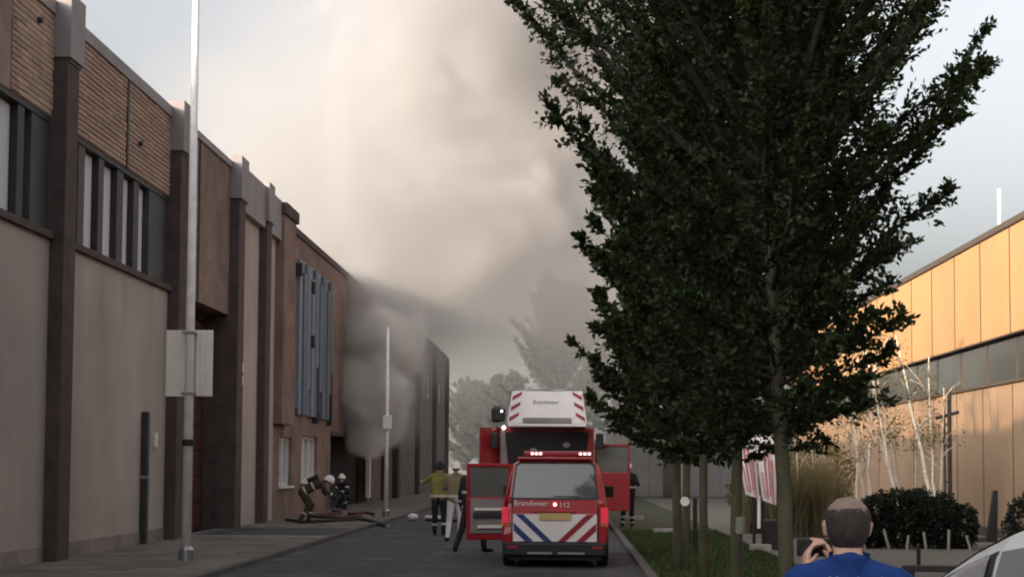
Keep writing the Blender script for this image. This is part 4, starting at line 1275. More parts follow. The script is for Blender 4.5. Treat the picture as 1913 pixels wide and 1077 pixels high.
for s in (-1, 1):
    wdw = lc.patch((1.34, 1.95), (2.85, 2.85), 4.1, 5.15, s, 0.006, 14, 6).build('side_window', MT['glass'], car, smooth=True)
    lc.patch((1.27, 1.86), (2.92, 2.92), 4.02, 5.3, s, 0.003, 14, 6).build('window_seal', MT['black'], wdw, smooth=True)
    lc.patch((2.98, 2.98), (3.75, 3.65), 4.1, 5.15, s, 0.006).build('side_window', MT['glass'], car, smooth=True)
    lc.patch((1.30, 1.30), (2.90, 2.90), 6.05, 6.4, s, 0.005, 14, 2).build('roof_seal', MT['black'], car, smooth=True)
    ws2 = lc.patch((1.33, 1.33), (2.90, 2.90), 6.45, 9.0, s, 0.006, 14, 5).build('windscreen', MT['carglass'], car, smooth=True)
    lc.patch((3.86, 3.86), (4.2, 4.2), 7.4, 9.0, s, 0.006, 8, 4).build('rear_window', MT['carglass'], car, smooth=True)
    MB().box(-0.1, 0.1, -0.06, 0.06, -0.07, 0.07).build('mirror', MT['carwhite'], car, bevel=0.03).location = (s * 0.96, 1.62, 0.98)
    MB().box(-0.16, 0.16, -0.04, 0.12, -0.08, 0.07).build('headlight', MT['signback'], car, bevel=0.03).location = (s * 0.55, 0.02, 0.72)
    MB().box(-0.1, 0.1, -0.06, 0.04, -0.12, 0.1).build('tail_light', MT['vred'], car, bevel=0.02).location = (s * 0.62, 4.28, 0.85)
    MB().box(-0.015, 0.02, -0.09, 0.09, -0.012, 0.012).build('door_handle', MT['carwhite'], car, bevel=0.008).location = (s * 0.89, 2.5, 0.82)
    wheel(car, s * 0.79, 0.85, 0.31, 0.2, s)
    wheel(car, s * 0.79, 3.45, 0.31, 0.2, s)
B('bumper', MT['black'], car, -0.66, 0.66, -0.03, 0.15, 0.26, 0.44, world=False, bevel=0.03)

# ================================================================== PEOPLE
def capsule(mb, a, b, ra, rb, n=12):
    a, b = Vector(a), Vector(b)
    d = b - a
    L = d.length
    if L < 1e-5:
        mb.sphere(a, ra, n, 8)
        return
    t = d / L
    pts, rr = [], []
    for k in range(4):
        an = math.pi / 2 * (1 - k / 4)
        pts.append(a - t * ra * math.sin(an)); rr.append(max(ra * math.cos(an), 1e-4))
    for k in range(5):
        pts.append(a + d * k / 4); rr.append(ra + (rb - ra) * k / 4)
    for k in range(1, 5):
        an = math.pi / 2 * k / 4
        pts.append(b + t * rb * math.sin(an)); rr.append(max(rb * math.cos(an), 1e-4))
    mb.tube(pts, rr, n)

def hand(caps, wrist, d, pn, thumb, s=1.0, curl=0.5, m='skin'):
    """wrist point, d: pointing direction, pn: palm normal, thumb: side the thumb leaves"""
    d, pn = Vector(d).normalized(), Vector(pn).normalized()
    th = Vector(thumb).normalized()
    w = Vector(wrist)
    for k in range(4):                                  # palm
        o = th * (0.030 - 0.020 * k) * s
        caps.append((w + d * 0.01 * s + o * 0.7, w + d * 0.085 * s + o, 0.013 * s, 0.0125 * s, m))
    for k, L in enumerate((0.070, 0.078, 0.072, 0.056)):
        o = th * (0.030 - 0.020 * k) * s
        p0 = w + d * 0.09 * s + o
        p1 = p0 + (d * math.cos(curl * 0.6) + pn * math.sin(curl * 0.6)) * L * 0.5 * s
        p2 = p1 + (d * math.cos(curl * 1.6) + pn * math.sin(curl * 1.6)) * L * 0.55 * s
        caps.append((p0, p1, 0.0095 * s, 0.009 * s, m))
        caps.append((p1, p2, 0.009 * s, 0.0075 * s, m))
    q0 = w + d * 0.025 * s + th * 0.03 * s
    q1 = q0 + (th * 0.7 + d * 0.6 + pn * 0.25).normalized() * 0.04 * s
    q2 = q1 + (th * 0.25 + d * 0.8 + pn * 0.5).normalized() * 0.035 * s
    caps.append((q0, q1, 0.012 * s, 0.0105 * s, m))
    caps.append((q1, q2, 0.0105 * s, 0.008 * s, m))

def person(label, loc, rz, J, mats, voxel, cloth=1.0, head_f=(0, 1, 0), group=None, hands=True, handspec=None, bare_arm=False, name='person'):
    """J: joint positions in local space, person faces +y. One continuous remeshed body, coloured by region."""
    V_ = lambda k: Vector(J[k])
    caps = []
    jm, tm, sm, bm_ = 'jacket', 'trousers', 'skin', 'boots'
    pel, che, nek, hd = V_('pelvis'), V_('chest'), V_('neck'), V_('head')
    side = (V_('shr') - V_('shl')).normalized()
    spine = (nek - pel).normalized()
    c = cloth
    for k in (-1, 1):
        caps.append((pel + side * 0.075 * k, che.lerp(pel, 0.35) + side * 0.08 * k, 0.118 * c, 0.115 * c, jm))
        caps.append((che.lerp(pel, 0.35) + side * 0.08 * k, che + side * 0.095 * k + spine * 0.05, 0.115 * c, 0.122 * c, jm))
    caps.append((V_('shl').lerp(nek, 0.1), V_('shr').lerp(nek, 0.1), 0.075 * c, 0.075 * c, jm))
    caps.append((V_('shl'), nek + spine * 0.01, 0.07 * c, 0.055 * c, jm))
    caps.append((V_('shr'), nek + spine * 0.01, 0.07 * c, 0.055 * c, jm))
    caps.append((che, nek, 0.11 * c, 0.07, jm))
    caps.append((nek - spine * 0.03, hd - Vector((0, 0, 0.06)), 0.058, 0.055, sm))
    f = Vector(head_f).normalized()
    up = Vector((0, 0, 1))
    up = (up - f * up.dot(f)).normalized()
    rt = f.cross(up)
    # head: skull, face, chin, nose, brow, ears
    caps.append((hd + up * 0.035 - f * 0.025, hd + up * 0.035 + f * 0.02, 0.083, 0.079, 'scalp'))
    caps.append((hd - up * 0.03 + f * 0.02, hd + up * 0.02 + f * 0.025, 0.066, 0.07, sm))
    caps.append((hd - up * 0.085 + f * 0.055, hd - up * 0.05 + f * 0.04, 0.034, 0.05, sm))
    caps.append((hd + up * 0.012 + f * 0.090, hd - up * 0.022 + f * 0.112, 0.010, 0.016, sm))
    caps.append((hd + up * 0.028 + f * 0.082 - rt * 0.035, hd + up * 0.028 + f * 0.082 + rt * 0.035, 0.016, 0.016, sm))
    caps.append((hd - up * 0.062 + f * 0.088 - rt * 0.02, hd - up * 0.062 + f * 0.088 + rt * 0.02, 0.009, 0.009, 'lips'))
    for k in (-1, 1):
        caps.append((hd + rt * k * 0.083 + up * 0.012 - f * 0.008, hd + rt * k * 0.080 - up * 0.028, 0.016, 0.012, sm))
        caps.append((hd + rt * k * 0.032 + up * 0.008 + f * 0.079, hd + rt * k * 0.034 + up * 0.008 + f * 0.080, 0.012, 0.012, 'eye'))
    for s_ in ('l', 'r'):
        sh, el, wr = V_('sh' + s_), V_('el' + s_), V_('wr' + s_)
        caps.append((sh, el, 0.066 * c, 0.050 * c, jm))
        caps.append((el, wr.lerp(el, 0.12), 0.048 * c if not bare_arm else 0.043, 0.040 * c if not bare_arm else 0.030, sm if bare_arm else jm))
        caps.append((wr.lerp(el, 0.15), wr, 0.030, 0.026, sm if bare_arm else 'glove'))
        hi, kn, an, to = V_('hi' + s_), V_('kn' + s_), V_('an' + s_), V_('to' + s_)
        caps.append((hi, kn, 0.094 * c, 0.066 * c, tm))
        caps.append((kn, an, 0.064 * c, 0.050 * c, tm))
        caps.append((an, an + Vector((0, 0, -0.03)), 0.052, 0.05, bm_))
        caps.append((an + Vector((0, 0, -0.045)), to, 0.045, 0.038, bm_))
        if hands:
            if handspec and s_ in handspec:
                hand(caps, wr, *handspec[s_], m=sm if bare_arm else 'glove')
            else:
                dv = (wr - el).normalized()
                inw = side * (1 if s_ == 'l' else -1)
                fwd = Vector((0, 1, 0)) if abs(dv.y) < 0.8 else Vector((0, 0, 1))
                hand(caps, wr, dv, inw, fwd, m=sm if bare_arm else 'glove', curl=0.7)
    caps.append((pel + side * 0.07, pel - side * 0.07, 0.112 * c, 0.112 * c, tm))
    mb = MB()
    for (a, b, ra, rb, t_) in caps:
        capsule(mb, a, b, ra, rb, 12)
    tmp = mb.build('tmp_body', None, None, fix=True)
    md = tmp.modifiers.new('r', 'REMESH'); md.mode = 'VOXEL'; md.voxel_size = voxel
    ms = tmp.modifiers.new('s', 'SMOOTH'); ms.factor = 0.5; ms.iterations = 3 if voxel > 0.01 else 5
    dg = bpy.context.evaluated_depsgraph_get()
    me = bpy.data.meshes.new_from_object(tmp.evaluated_get(dg))
    old = tmp.data
    bpy.data.objects.remove(tmp); bpy.data.meshes.remove(old)
    me.materials.clear()
    keys = ['jacket', 'trousers', 'skin', 'boots', 'scalp', 'glove', 'lips', 'eye']
    for k in keys:
        me.materials.append(mats[k])
    n = len(me.polygons)
    C = np.zeros(n * 3); me.polygons.foreach_get('center', C); C = C.reshape(-1, 3)
    best = np.full(n, 1e9); idx = np.zeros(n, int)
    for (a, b, ra, rb, t_) in caps:
        a = np.array(a); b = np.array(b); d = b - a
        u = np.clip(((C - a) @ d) / max(d @ d, 1e-9), 0, 1)
        dist = np.linalg.norm(C - (a + u[:, None] * d), axis=1) - (ra + (rb - ra) * u)
        if t_ in ('eye', 'lips'): dist -= 0.004
        m_ = dist < best
        best[m_] = dist[m_]; idx[m_] = keys.index(t_)
    me.polygons.foreach_set('material_index', idx.astype(np.int32))
    me.polygons.foreach_set('use_smooth', [True] * n)
    me.update()
    t = thing(name, label, 'person', loc, rz, group)
    link('body', me, t)
    return t, caps, (f, up, rt, hd)

def helmet(t, info, m, r=0.125):
    f, up, rt, hd = info
    c = hd + up * 0.045
    mb = MB()
    n, nv = 22, 8
    vs, fs = [], []
    for j in range(nv + 1):
        ph = R(100) * j / nv
        for i in range(n):
            a = 2 * math.pi * i / n
            rr = math.sin(ph) * r
            if j == nv: rr *= 1.16
            back = 1.10 if math.cos(a) < 0 else 1.0
            vs.append(c + f * (math.cos(a) * rr * 1.12 * back) + rt * (math.sin(a) * rr * 0.95) + up * (math.cos(ph) * r * 1.02 + (-0.02 if j == nv and math.cos(a) < -0.3 else 0)))
    for j in range(nv):
        for i in range(n):
            fs.append((j * n + i, j * n + (i + 1) % n, (j + 1) * n + (i + 1) % n, (j + 1) * n + i))
    mb.add(vs, fs)
    # comb over the crown
    o = mb.build('helmet', m, t, smooth=True)
    cb = MB()
    P = [c + f * (math.cos(x) * r * 1.08) + up * (math.sin(x) * r * 1.04 + 0.008) for x in [R(25 + 13 * k) for k in range(10)]]
    cb.tube(P, 0.014, 6).build('helmet_comb', m, o, smooth=True)
    vz = MB().prism([c + f * r * 1.02 + rt * q * 0.085 + up * z for q, z in ((-1, -0.01), (1, -0.01), (0.8, -0.075), (-0.8, -0.075))], f * 0.006)
    vz.build('visor', MT['screen'], o)

def band(t, caps, tags, us, m=None, wd=0.05, name='reflective_band'):
    """reflective bands round the limbs: tags = indices into caps"""
    for i, u in zip(tags, us):
        a, b, ra, rb, _ = caps[i]
        a, b = Vector(a), Vector(b)
        d = (b - a); L = d.length
        p = a + d * u
        r = ra + (rb - ra) * u + 0.006
        q = d.normalized() * wd / 2
        MB().tube([p - q, p + q], r, 14, cap=False).build(name, m or MT['stripe'], t, smooth=True, fix=False)

def pose(**kw):
    J = dict(pelvis=(0, 0, 0.95), chest=(0, 0.01, 1.28), neck=(0, 0.0, 1.48), head=(0, 0.03, 1.63),
             shl=(-0.185, 0, 1.42), shr=(0.185, 0, 1.42), ell=(-0.25, -0.02, 1.14), elr=(0.25, -0.02, 1.14),
             wrl=(-0.27, 0.06, 0.90), wrr=(0.27, 0.06, 0.90), hil=(-0.095, 0, 0.92), hir=(0.095, 0, 0.92),
             knl=(-0.11, 0.03, 0.49), knr=(0.11, 0.03, 0.49), anl=(-0.12, -0.02, 0.095), anr=(0.12, -0.02, 0.095),
             tol=(-0.14, 0.15, 0.04), tor=(0.14, 0.15, 0.04))
    J.update(kw)
    return J

def outfit(j, t, b='black', g='black'):
    return dict(jacket=MT[j], trousers=MT[t], skin=MT['skin'], boots=MT[b], scalp=MT['hair'], glove=MT[g], lips=MT['skin'], eye=MT['black'])

def waist(t, J, z, m=None, rx=0.235, ry=0.155, h=0.055, cy_=0.0):
    vs = [(rx * math.cos(2 * math.pi * k / 20), cy_ + ry * math.sin(2 * math.pi * k / 20), zz) for zz in (z, z + h) for k in range(20)]
    fs = [(k, (k + 1) % 20, 20 + (k + 1) % 20, 20 + k) for k in range(20)]
    MB().add(vs, fs).build('reflective_band', m or MT['stripe'], t, smooth=True, fix=False)

# capsule order: 0-3 torso sides, 4-7 shoulders, 8 neck column ...
# arms and legs start after the head block; find them by material and length
def limb_idx(caps, J):
    out = {}
    for i, (a, b, ra, rb, t_) in enumerate(caps):
        for s in 'lr':
            if (Vector(a) - Vector(J['sh' + s])).length < 1e-6 and (Vector(b) - Vector(J['el' + s])).length < 1e-6: out['upper_arm' + s] = i
            if (Vector(a) - Vector(J['el' + s])).length < 1e-6: out['fore' + s] = i
            if (Vector(a) - Vector(J['kn' + s])).length < 1e-6: out['shin' + s] = i
    return out

# firefighter in khaki jacket, back to us, arm out to the left
J = pose(ell=(-0.36, 0.05, 1.30), wrl=(-0.50, 0.16, 1.28), elr=(0.27, 0.10, 1.16), wrr=(0.20, 0.30, 1.10), anl=(-0.13, 0.1, 0.095), tol=(-0.15, 0.27, 0.04))
t, caps, info = person('firefighter in khaki jacket and dark trousers reaching out beside the open van door', (-3.12, 34.0, 0.006), R(-8), J, outfit('khaki', 'navy'), 0.014, 1.13)
L = limb_idx(caps, J)
waist(t, J, 0.93); band(t, caps, [L['shinl'], L['shinr'], L['forel'], L['forer']], [0.55, 0.55, 0.6, 0.6])
helmet(t, info, MT['navy'])
# person in cream jacket and white trousers
J = pose(anl=(-0.2, -0.12, 0.095), tol=(-0.22, 0.05, 0.04), knl=(-0.14, 0.0, 0.49), anr=(0.10, 0.12, 0.095), tor=(0.12, 0.29, 0.04), ell=(-0.27, 0.1, 1.16), wrl=(-0.18, 0.30, 1.18), elr=(0.27, 0.1, 1.16), wrr=(0.2, 0.32, 1.16))
t, caps, info = person('firefighter in cream jacket and white trousers with white helmet beside the van door', (-2.52, 31.6, 0.006), R(12), J, outfit('cream', 'whitecloth'), 0.014, 1.08)
L = limb_idx(caps, J)
waist(t, J, 0.98, rx=0.225); band(t, caps, [L['forel'], L['forer']], [0.6, 0.6])
helmet(t, info, MT['helmet'])
# person in dark uniform striding behind the open door
J = pose(anl=(-0.28, -0.20, 0.095), tol=(-0.34, -0.03, 0.04), knl=(-0.2, -0.02, 0.50), anr=(0.22, 0.06, 0.095), tor=(0.36, 0.16, 0.04), knr=(0.18, 0.10, 0.50), elr=(0.3, 0.12, 1.2), wrr=(0.2, 0.32, 1.25))
t, caps, info = person('firefighter in dark uniform striding half behind the open van door', (-1.86, 27.5, 0.006), R(-15), J, outfit('navy', 'navy'), 0.014, 1.1)
L = limb_idx(caps, J)
band(t, caps, [L['forel'], L['forer']], [0.6, 0.6]); waist(t, J, 1.15, rx=0.225)
helmet(t, info, MT['helmet'])
# firefighter behind the truck's open door, right
J = pose(elr=(0.30, 0.05, 1.16), wrr=(0.26, 0.22, 1.0), anr=(0.14, 0.1, 0.095), tor=(0.16, 0.27, 0.04), ell=(-0.3, 0.12, 1.2), wrl=(-0.3, 0.35, 1.25))
t, caps, info = person('firefighter with white helmet standing behind the open truck door by the trees', (1.66, 38.2, 0.02), R(170), J, outfit('navy', 'navy'), 0.014, 1.1)
L = limb_idx(caps, J)
band(t, caps, [L['shinl'], L['shinr'], L['shinl'], L['shinr'], L['forel'], L['forer']], [0.45, 0.45, 0.8, 0.8, 0.6, 0.6]); waist(t, J, 1.1, rx=0.225)
helmet(t, info, MT['helmet'])
# firefighter bending over the hose on the pavement
J = pose(pelvis=(0, -0.16, 0.86), chest=(0, 0.22, 1.06), neck=(0, 0.42, 1.14), head=(0, 0.56, 1.15), shl=(-0.185, 0.36, 1.10), shr=(0.185, 0.36, 1.10),
         ell=(-0.22, 0.46, 0.84), elr=(0.22, 0.50, 0.86), wrl=(-0.15, 0.66, 0.72), wrr=(0.12, 0.72, 0.76), hil=(-0.1, -0.15, 0.84), hir=(0.1, -0.15, 0.84),
         knl=(-0.13, 0.12, 0.50), knr=(0.13, 0.02, 0.47), anl=(-0.14, 0.02, 0.095), anr=(0.15, -0.22, 0.095), tol=(-0.16, 0.19, 0.04), tor=(0.17, -0.05, 0.04))
t, caps, info = person('firefighter in brown gear bending forward over the hose on the pavement', (-7.15, 38.3, 0.088), R(-78), J, outfit('brownt', 'brownt'), 0.014, 1.12, head_f=(0, 0.8, -0.5))
L = limb_idx(caps, J)
band(t, caps, [L['shinl'], L['shinr'], L['forel'], L['forer'], L['upper_arml'], 2, 3], [0.5, 0.5, 0.6, 0.6, 0.5, 0.3, 0.3])
helmet(t, info, MT['helmet'])
mbk = MB().tube([(0, -0.02, 1.16), (0, 0.28, 1.29)], 0.075, 12)
mbk.build('air_tank', MT['navy'], t, smooth=True)
# firefighter crouching at the doorway
J = pose(pelvis=(0, -0.15, 0.48), chest=(0, 0.02, 0.80), neck=(0, 0.1, 0.98), head=(0, 0.16, 1.12), shl=(-0.19, 0.08, 0.92), shr=(0.19, 0.08, 0.92),
         ell=(-0.28, 0.22, 0.68), elr=(0.28, 0.22, 0.68), wrl=(-0.14, 0.42, 0.62), wrr=(0.14, 0.42, 0.62), hil=(-0.1, -0.12, 0.46), hir=(0.1, -0.12, 0.46),
         knl=(-0.2, 0.28, 0.48), knr=(0.18, 0.16, 0.12), anl=(-0.18, 0.12, 0.095), anr=(0.16, -0.28, 0.12), tol=(-0.2, 0.29, 0.04), tor=(0.16, -0.16, 0.04))
t, caps, info = person('firefighter with white helmet crouching in the smoking doorway', (-8.05, 50.2, 0.088), R(150), J, outfit('navy', 'navy'), 0.014, 1.16)
L = limb_idx(caps, J)
band(t, caps, [L['shinl'], L['forel'], L['forer'], L['upper_arml'], L['upper_armr'], 2, 3], [0.5, 0.6, 0.6, 0.5, 0.5, 0.4, 0.4])
helmet(t, info, MT['helmet'])

# the man in blue filming with his phone, seen from behind
J = pose(pelvis=(0, 0, 0.84), chest=(0, 0.0, 1.13), neck=(0, 0.0, 1.315), head=(0.0, 0.055, 1.475), shl=(-0.185, 0, 1.255), shr=(0.185, 0, 1.245),
         ell=(-0.25, 0.17, 1.06), elr=(0.24, 0.18, 1.05), wrl=(-0.125, 0.33, 1.27), wrr=(-0.005, 0.37, 1.285),
         hil=(-0.095, 0, 0.82), hir=(0.095, 0, 0.82), knl=(-0.11, 0.03, 0.44), knr=(0.11, 0.03, 0.44))
bl = dict(jacket=MT['blueshirt'], trousers=MT['jeans'], skin=MT['skin'], boots=MT['black'], scalp=MT['scalp'], glove=MT['skin'], lips=MT['skin'], eye=MT['black'])
t, caps, info = person('man in a blue shirt seen from behind, filming with a phone', (1.072, 5.35, 0.0), R(-2), J, bl, 0.0075, 1.06, head_f=(-0.04, 1, -0.05), bare_arm=True,
                       handspec={'l': ((0.15, 0.25, 1.0), (1.0, 0.1, 0), (0.1, -1, 0.2), 1.0, 0.9), 'r': ((-0.2, 0.2, 1.0), (-1.0, 0.1, 0), (-0.1, -1, 0.2), 1.0, 0.9)})
f, up, rt, hd = info
# short dark hair leaving the crown bald
c0 = hd + up * 0.030 - f * 0.004
vs, fs = [], []
NU, NV = 140, 90
keep = {}
for j in range(NV + 1):
    ph = math.pi * j / NV
    for i in range(NU):
        a = 2 * math.pi * i / NU
        d = f * (math.cos(a) * math.sin(ph)) + rt * (math.sin(a) * math.sin(ph)) + up * math.cos(ph)
        n1 = mnoise.noise(d * 9.0) * 0.002 + mnoise.noise(d * 60.0) * 0.0015
        k = (0.1062 + n1, 0.0878 + n1, 0.0888 + n1)
        vs.append(c0 + f * (d.dot(f) * k[0]) + rt * (d.dot(rt) * k[1]) + up * (d.dot(up) * k[2] - (0.045 * max(0, -d.dot(up)))))
def inhair(j, i):
    ph = math.pi * (j + 0.5) / NV
    a = 2 * math.pi * (i + 0.5) / NU
    back = -math.cos(a)
    z = math.cos(ph)
    nz = 0.05 * mnoise.noise(Vector((math.cos(a) * 5, math.sin(a) * 5, ph * 9))) + 0.012 * mnoise.noise(Vector((math.cos(a) * 22, math.sin(a) * 22, ph * 30)))
    return (z < 0.34 + 0.10 * back + nz) and (z > -0.80 if back > 0.2 else z > -0.05) and back > -0.35
for j in range(NV):
    for i in range(NU):
        if inhair(j, i):
            fs.append((j * NU + i, (j + 1) * NU + i, (j + 1) * NU + (i + 1) % NU, j * NU + (i + 1) % NU))
MB().add(vs, fs).build('hair', MT['hair'], t, smooth=True)
# shirt collar and print
vs = [(0.078 * math.cos(2 * math.pi * k / 24), 0.005 + 0.074 * math.sin(2 * math.pi * k / 24) * 1.0, z + 0.012 * math.sin(2 * math.pi * k / 24)) for z in (1.325, 1.375) for k in range(24)]
MB().add(vs, [(k, (k + 1) % 24, 24 + (k + 1) % 24, 24 + k) for k in range(24)]).build('collar', MT['blueshirt'], t, smooth=True, fix=False)
text_part('lettering', 'Van Lool', 0.055, MT['bluepan'], t, Matrix.Translation((0.0, -0.150, 1.282)) @ Matrix.Rotation(R(86), 4, 'X'), 0.004)
ph_ = thing('phone', 'dark phone held up in the hands of the man in blue', 'phone', (1.072 - 0.06, 5.35 + 0.41, 1.375), R(6))
B('case', MT['black'], ph_, -0.072, 0.072, -0.005, 0.005, -0.036, 0.036, world=False, bevel=0.004)
B('screen', MT['screen'], ph_, -0.066, 0.066, -0.0065, -0.005, -0.032, 0.032, world=False)
ph_.rotation_euler = (0, 0, R(-2))

# ================================================================== HOSES AND GEAR
def hose(name, label, pts, r, m, seed=0):
    rd = random.Random(seed)
    P = [Vector(p) for p in pts]
    out = []
    for i in range(len(P) - 1):
        p0 = P[max(i - 1, 0)]; p1 = P[i]; p2 = P[i + 1]; p3 = P[min(i + 2, len(P) - 1)]
        for k in range(8):
            u = k / 8
            out.append(0.5 * ((2 * p1) + (p2 - p0) * u + (2 * p0 - 5 * p1 + 4 * p2 - p3) * u * u + (3 * p1 - p0 - 3 * p2 + p3) * u ** 3))
    out.append(P[-1])
    t = thing(name, label, 'hose', tuple(P[0]))
    MB().tube([p - P[0] for p in out], r, 9).build('jacket', m, t, smooth=True)
    d = (out[-1] - out[-2]).normalized()
    MB().tube([out[-1] - P[0] - d * 0.02, out[-1] - P[0] + d * 0.12], r * 1.35, 10).build('coupling', MT['steel'], t)
    return t
hose('fire_hose', 'red fire hose lying in loops on the pavement before the doorway', [(-8.0, 47.5, 0.13), (-7.4, 45.5, 0.13), (-7.9, 43.0, 0.13), (-6.9, 41.6, 0.13), (-6.4, 43.2, 0.13), (-7.0, 44.6, 0.15), (-6.6, 46.0, 0.13), (-6.0, 43.8, 0.13)], 0.055, MT['hose'], 1)
hose('fire_hose', 'dark fire hose crossing the pavement to the road', [(-8.1, 40.0, 0.125), (-7.4, 38.9, 0.125), (-6.7, 39.4, 0.125), (-6.1, 40.6, 0.125), (-5.6, 39.6, 0.13), (-5.2, 38.8, 0.06), (-4.9, 38.0, 0.05)], 0.045, MT['hosed'], 2)
hose('fire_hose', 'dark fire hose lying on the road beside the white bag', [(-4.3, 42.6, 0.05), (-3.6, 42.0, 0.05), (-3.2, 42.6, 0.05), (-2.6, 41.8, 0.05), (-1.9, 42.4, 0.05)], 0.045, MT['hosed'], 3)
bg_ = thing('white_bag', 'small white equipment bag lying on the road by a hose', 'bag', (-4.75, 43.0, 0.006))
MB().sphere((0, 0, 0.11), (0.17, 0.13, 0.115), 14, 8).build('body', MT['white'], bg_, smooth=True)
MB().tube([(-0.1, 0, 0.19), (0, 0.0, 0.27), (0.1, 0, 0.19)], 0.014, 6).build('handle', MT['black'], bg_)
bg_ = thing('coupling_set', 'pale metal hose coupling lying on the road next to the white bag', 'coupling', (-4.05, 43.2, 0.006))
MB().lathe([(0.05, -0.35), (0.075, -0.3), (0.06, 0), (0.06, 0.25), (0.09, 0.27), (0.09, 0.36)], (0, 0, 0.09), 14, 'X').build('tube', MT['stripe'], bg_)
MB().lathe([(0.1, 0.0), (0.1, 0.06)], (-0.1, 0, 0.09), 14, 'X').build('lug_ring', MT['steel'], bg_)

# ================================================================== SMOKE
def smoke_mat(name, c, gain, aniso=0.0):
    m = bpy.data.materials.new(name)
    m.use_nodes = True
    nt = m.node_tree
    nt.nodes.clear()
    out = nd(nt, 'ShaderNodeOutputMaterial')
    pv = nd(nt, 'ShaderNodeVolumePrincipled')
    pv.inputs['Color'].default_value = (*c, 1)
    pv.inputs['Density'].default_value = gain
    pv.inputs['Anisotropy'].default_value = aniso
    pv.inputs['Density Attribute'].default_value = 'density'
    nt.links.new(pv.outputs[0], out.inputs['Volume'])
    return m

class G:
    """small field maths helper for the geometry node tree"""
    def __init__(s, nt): s.nt = nt
    def m(s, op, a, b=None, c=None, clamp=False):
        n = s.nt.nodes.new('ShaderNodeMath'); n.operation = op; n.use_clamp = clamp
        for i, x in enumerate((a, b, c)):
            if x is None: continue
            if isinstance(x, (int, float)): n.inputs[i].default_value = x
            else: s.nt.links.new(x, n.inputs[i])
        return n.outputs[0]
    def noise(s, vec, scale, detail=3, rough=0.5, off=(0, 0, 0), dist=0.0):
        a = s.nt.nodes.new('ShaderNodeVectorMath'); a.operation = 'ADD'
        s.nt.links.new(vec, a.inputs[0]); a.inputs[1].default_value = off
        n = s.nt.nodes.new('ShaderNodeTexNoise')
        n.inputs['Scale'].default_value = scale; n.inputs['Detail'].default_value = detail
        n.inputs['Roughness'].default_value = rough; n.inputs['Distortion'].default_value = dist
        s.nt.links.new(a.outputs[0], n.inputs['Vector'])
        return n.outputs['Fac'] if 'Fac' in n.outputs else n.outputs[0]
    def ramp(s, x, a, b, lo=0.0, hi=1.0, smooth=True):
        n = s.nt.nodes.new('ShaderNodeMapRange')
        n.interpolation_type = 'SMOOTHSTEP' if smooth else 'LINEAR'
        s.nt.links.new(x, n.inputs['Value'])
        n.inputs['From Min'].default_value = a; n.inputs['From Max'].default_value = b
        n.inputs['To Min'].default_value = lo; n.inputs['To Max'].default_value = hi
        return n.outputs[0]
    def curve(s, x, pts):
        """piecewise linear through pts"""
        out = None
        for (x0, y0), (x1, y1) in zip(pts[:-1], pts[1:]):
            r = s.ramp(x, x0, x1, 0.0, y1 - y0, False)
            out = r if out is None else s.m('ADD', out, r)
        return s.m('ADD', out, pts[0][1])

def volume_object(name, label, mn, mx, res, mtl, fn):
    me = bpy.data.meshes.new(name)
    me.from_pydata([(0, 0, 0)], [], [])
    o = link(name, me)
    nt = bpy.data.node_groups.new(name + '_nodes', 'GeometryNodeTree')
    nt.interface.new_socket('Geometry', in_out='INPUT', socket_type='NodeSocketGeometry')
    nt.interface.new_socket('Geometry', in_out='OUTPUT', socket_type='NodeSocketGeometry')
    go = nt.nodes.new('NodeGroupOutput')
    vc = nt.nodes.new('GeometryNodeVolumeCube')
    vc.inputs['Min'].default_value = mn; vc.inputs['Max'].default_value = mx
    for k, r in zip('XYZ', res): vc.inputs['Resolution ' + k].default_value = r
    vc.inputs['Background'].default_value = 0.0
    pos = nt.nodes.new('GeometryNodeInputPosition').outputs[0]
    sp = nt.nodes.new('ShaderNodeSeparateXYZ'); nt.links.new(pos, sp.inputs[0])
    d = fn(G(nt), pos, sp.outputs['X'], sp.outputs['Y'], sp.outputs['Z'])
    nt.links.new(d, vc.inputs['Density'])
    sm = nt.nodes.new('GeometryNodeSetMaterial'); sm.inputs['Material'].default_value = mtl
    nt.links.new(vc.outputs[0], sm.inputs['Geometry'])
    nt.links.new(sm.outputs[0], go.inputs[0])
    md = o.modifiers.new('volume', 'NODES'); md.node_group = nt
    me.materials.append(mtl)
    tag(o, label, 'smoke', kind='stuff')
    return o

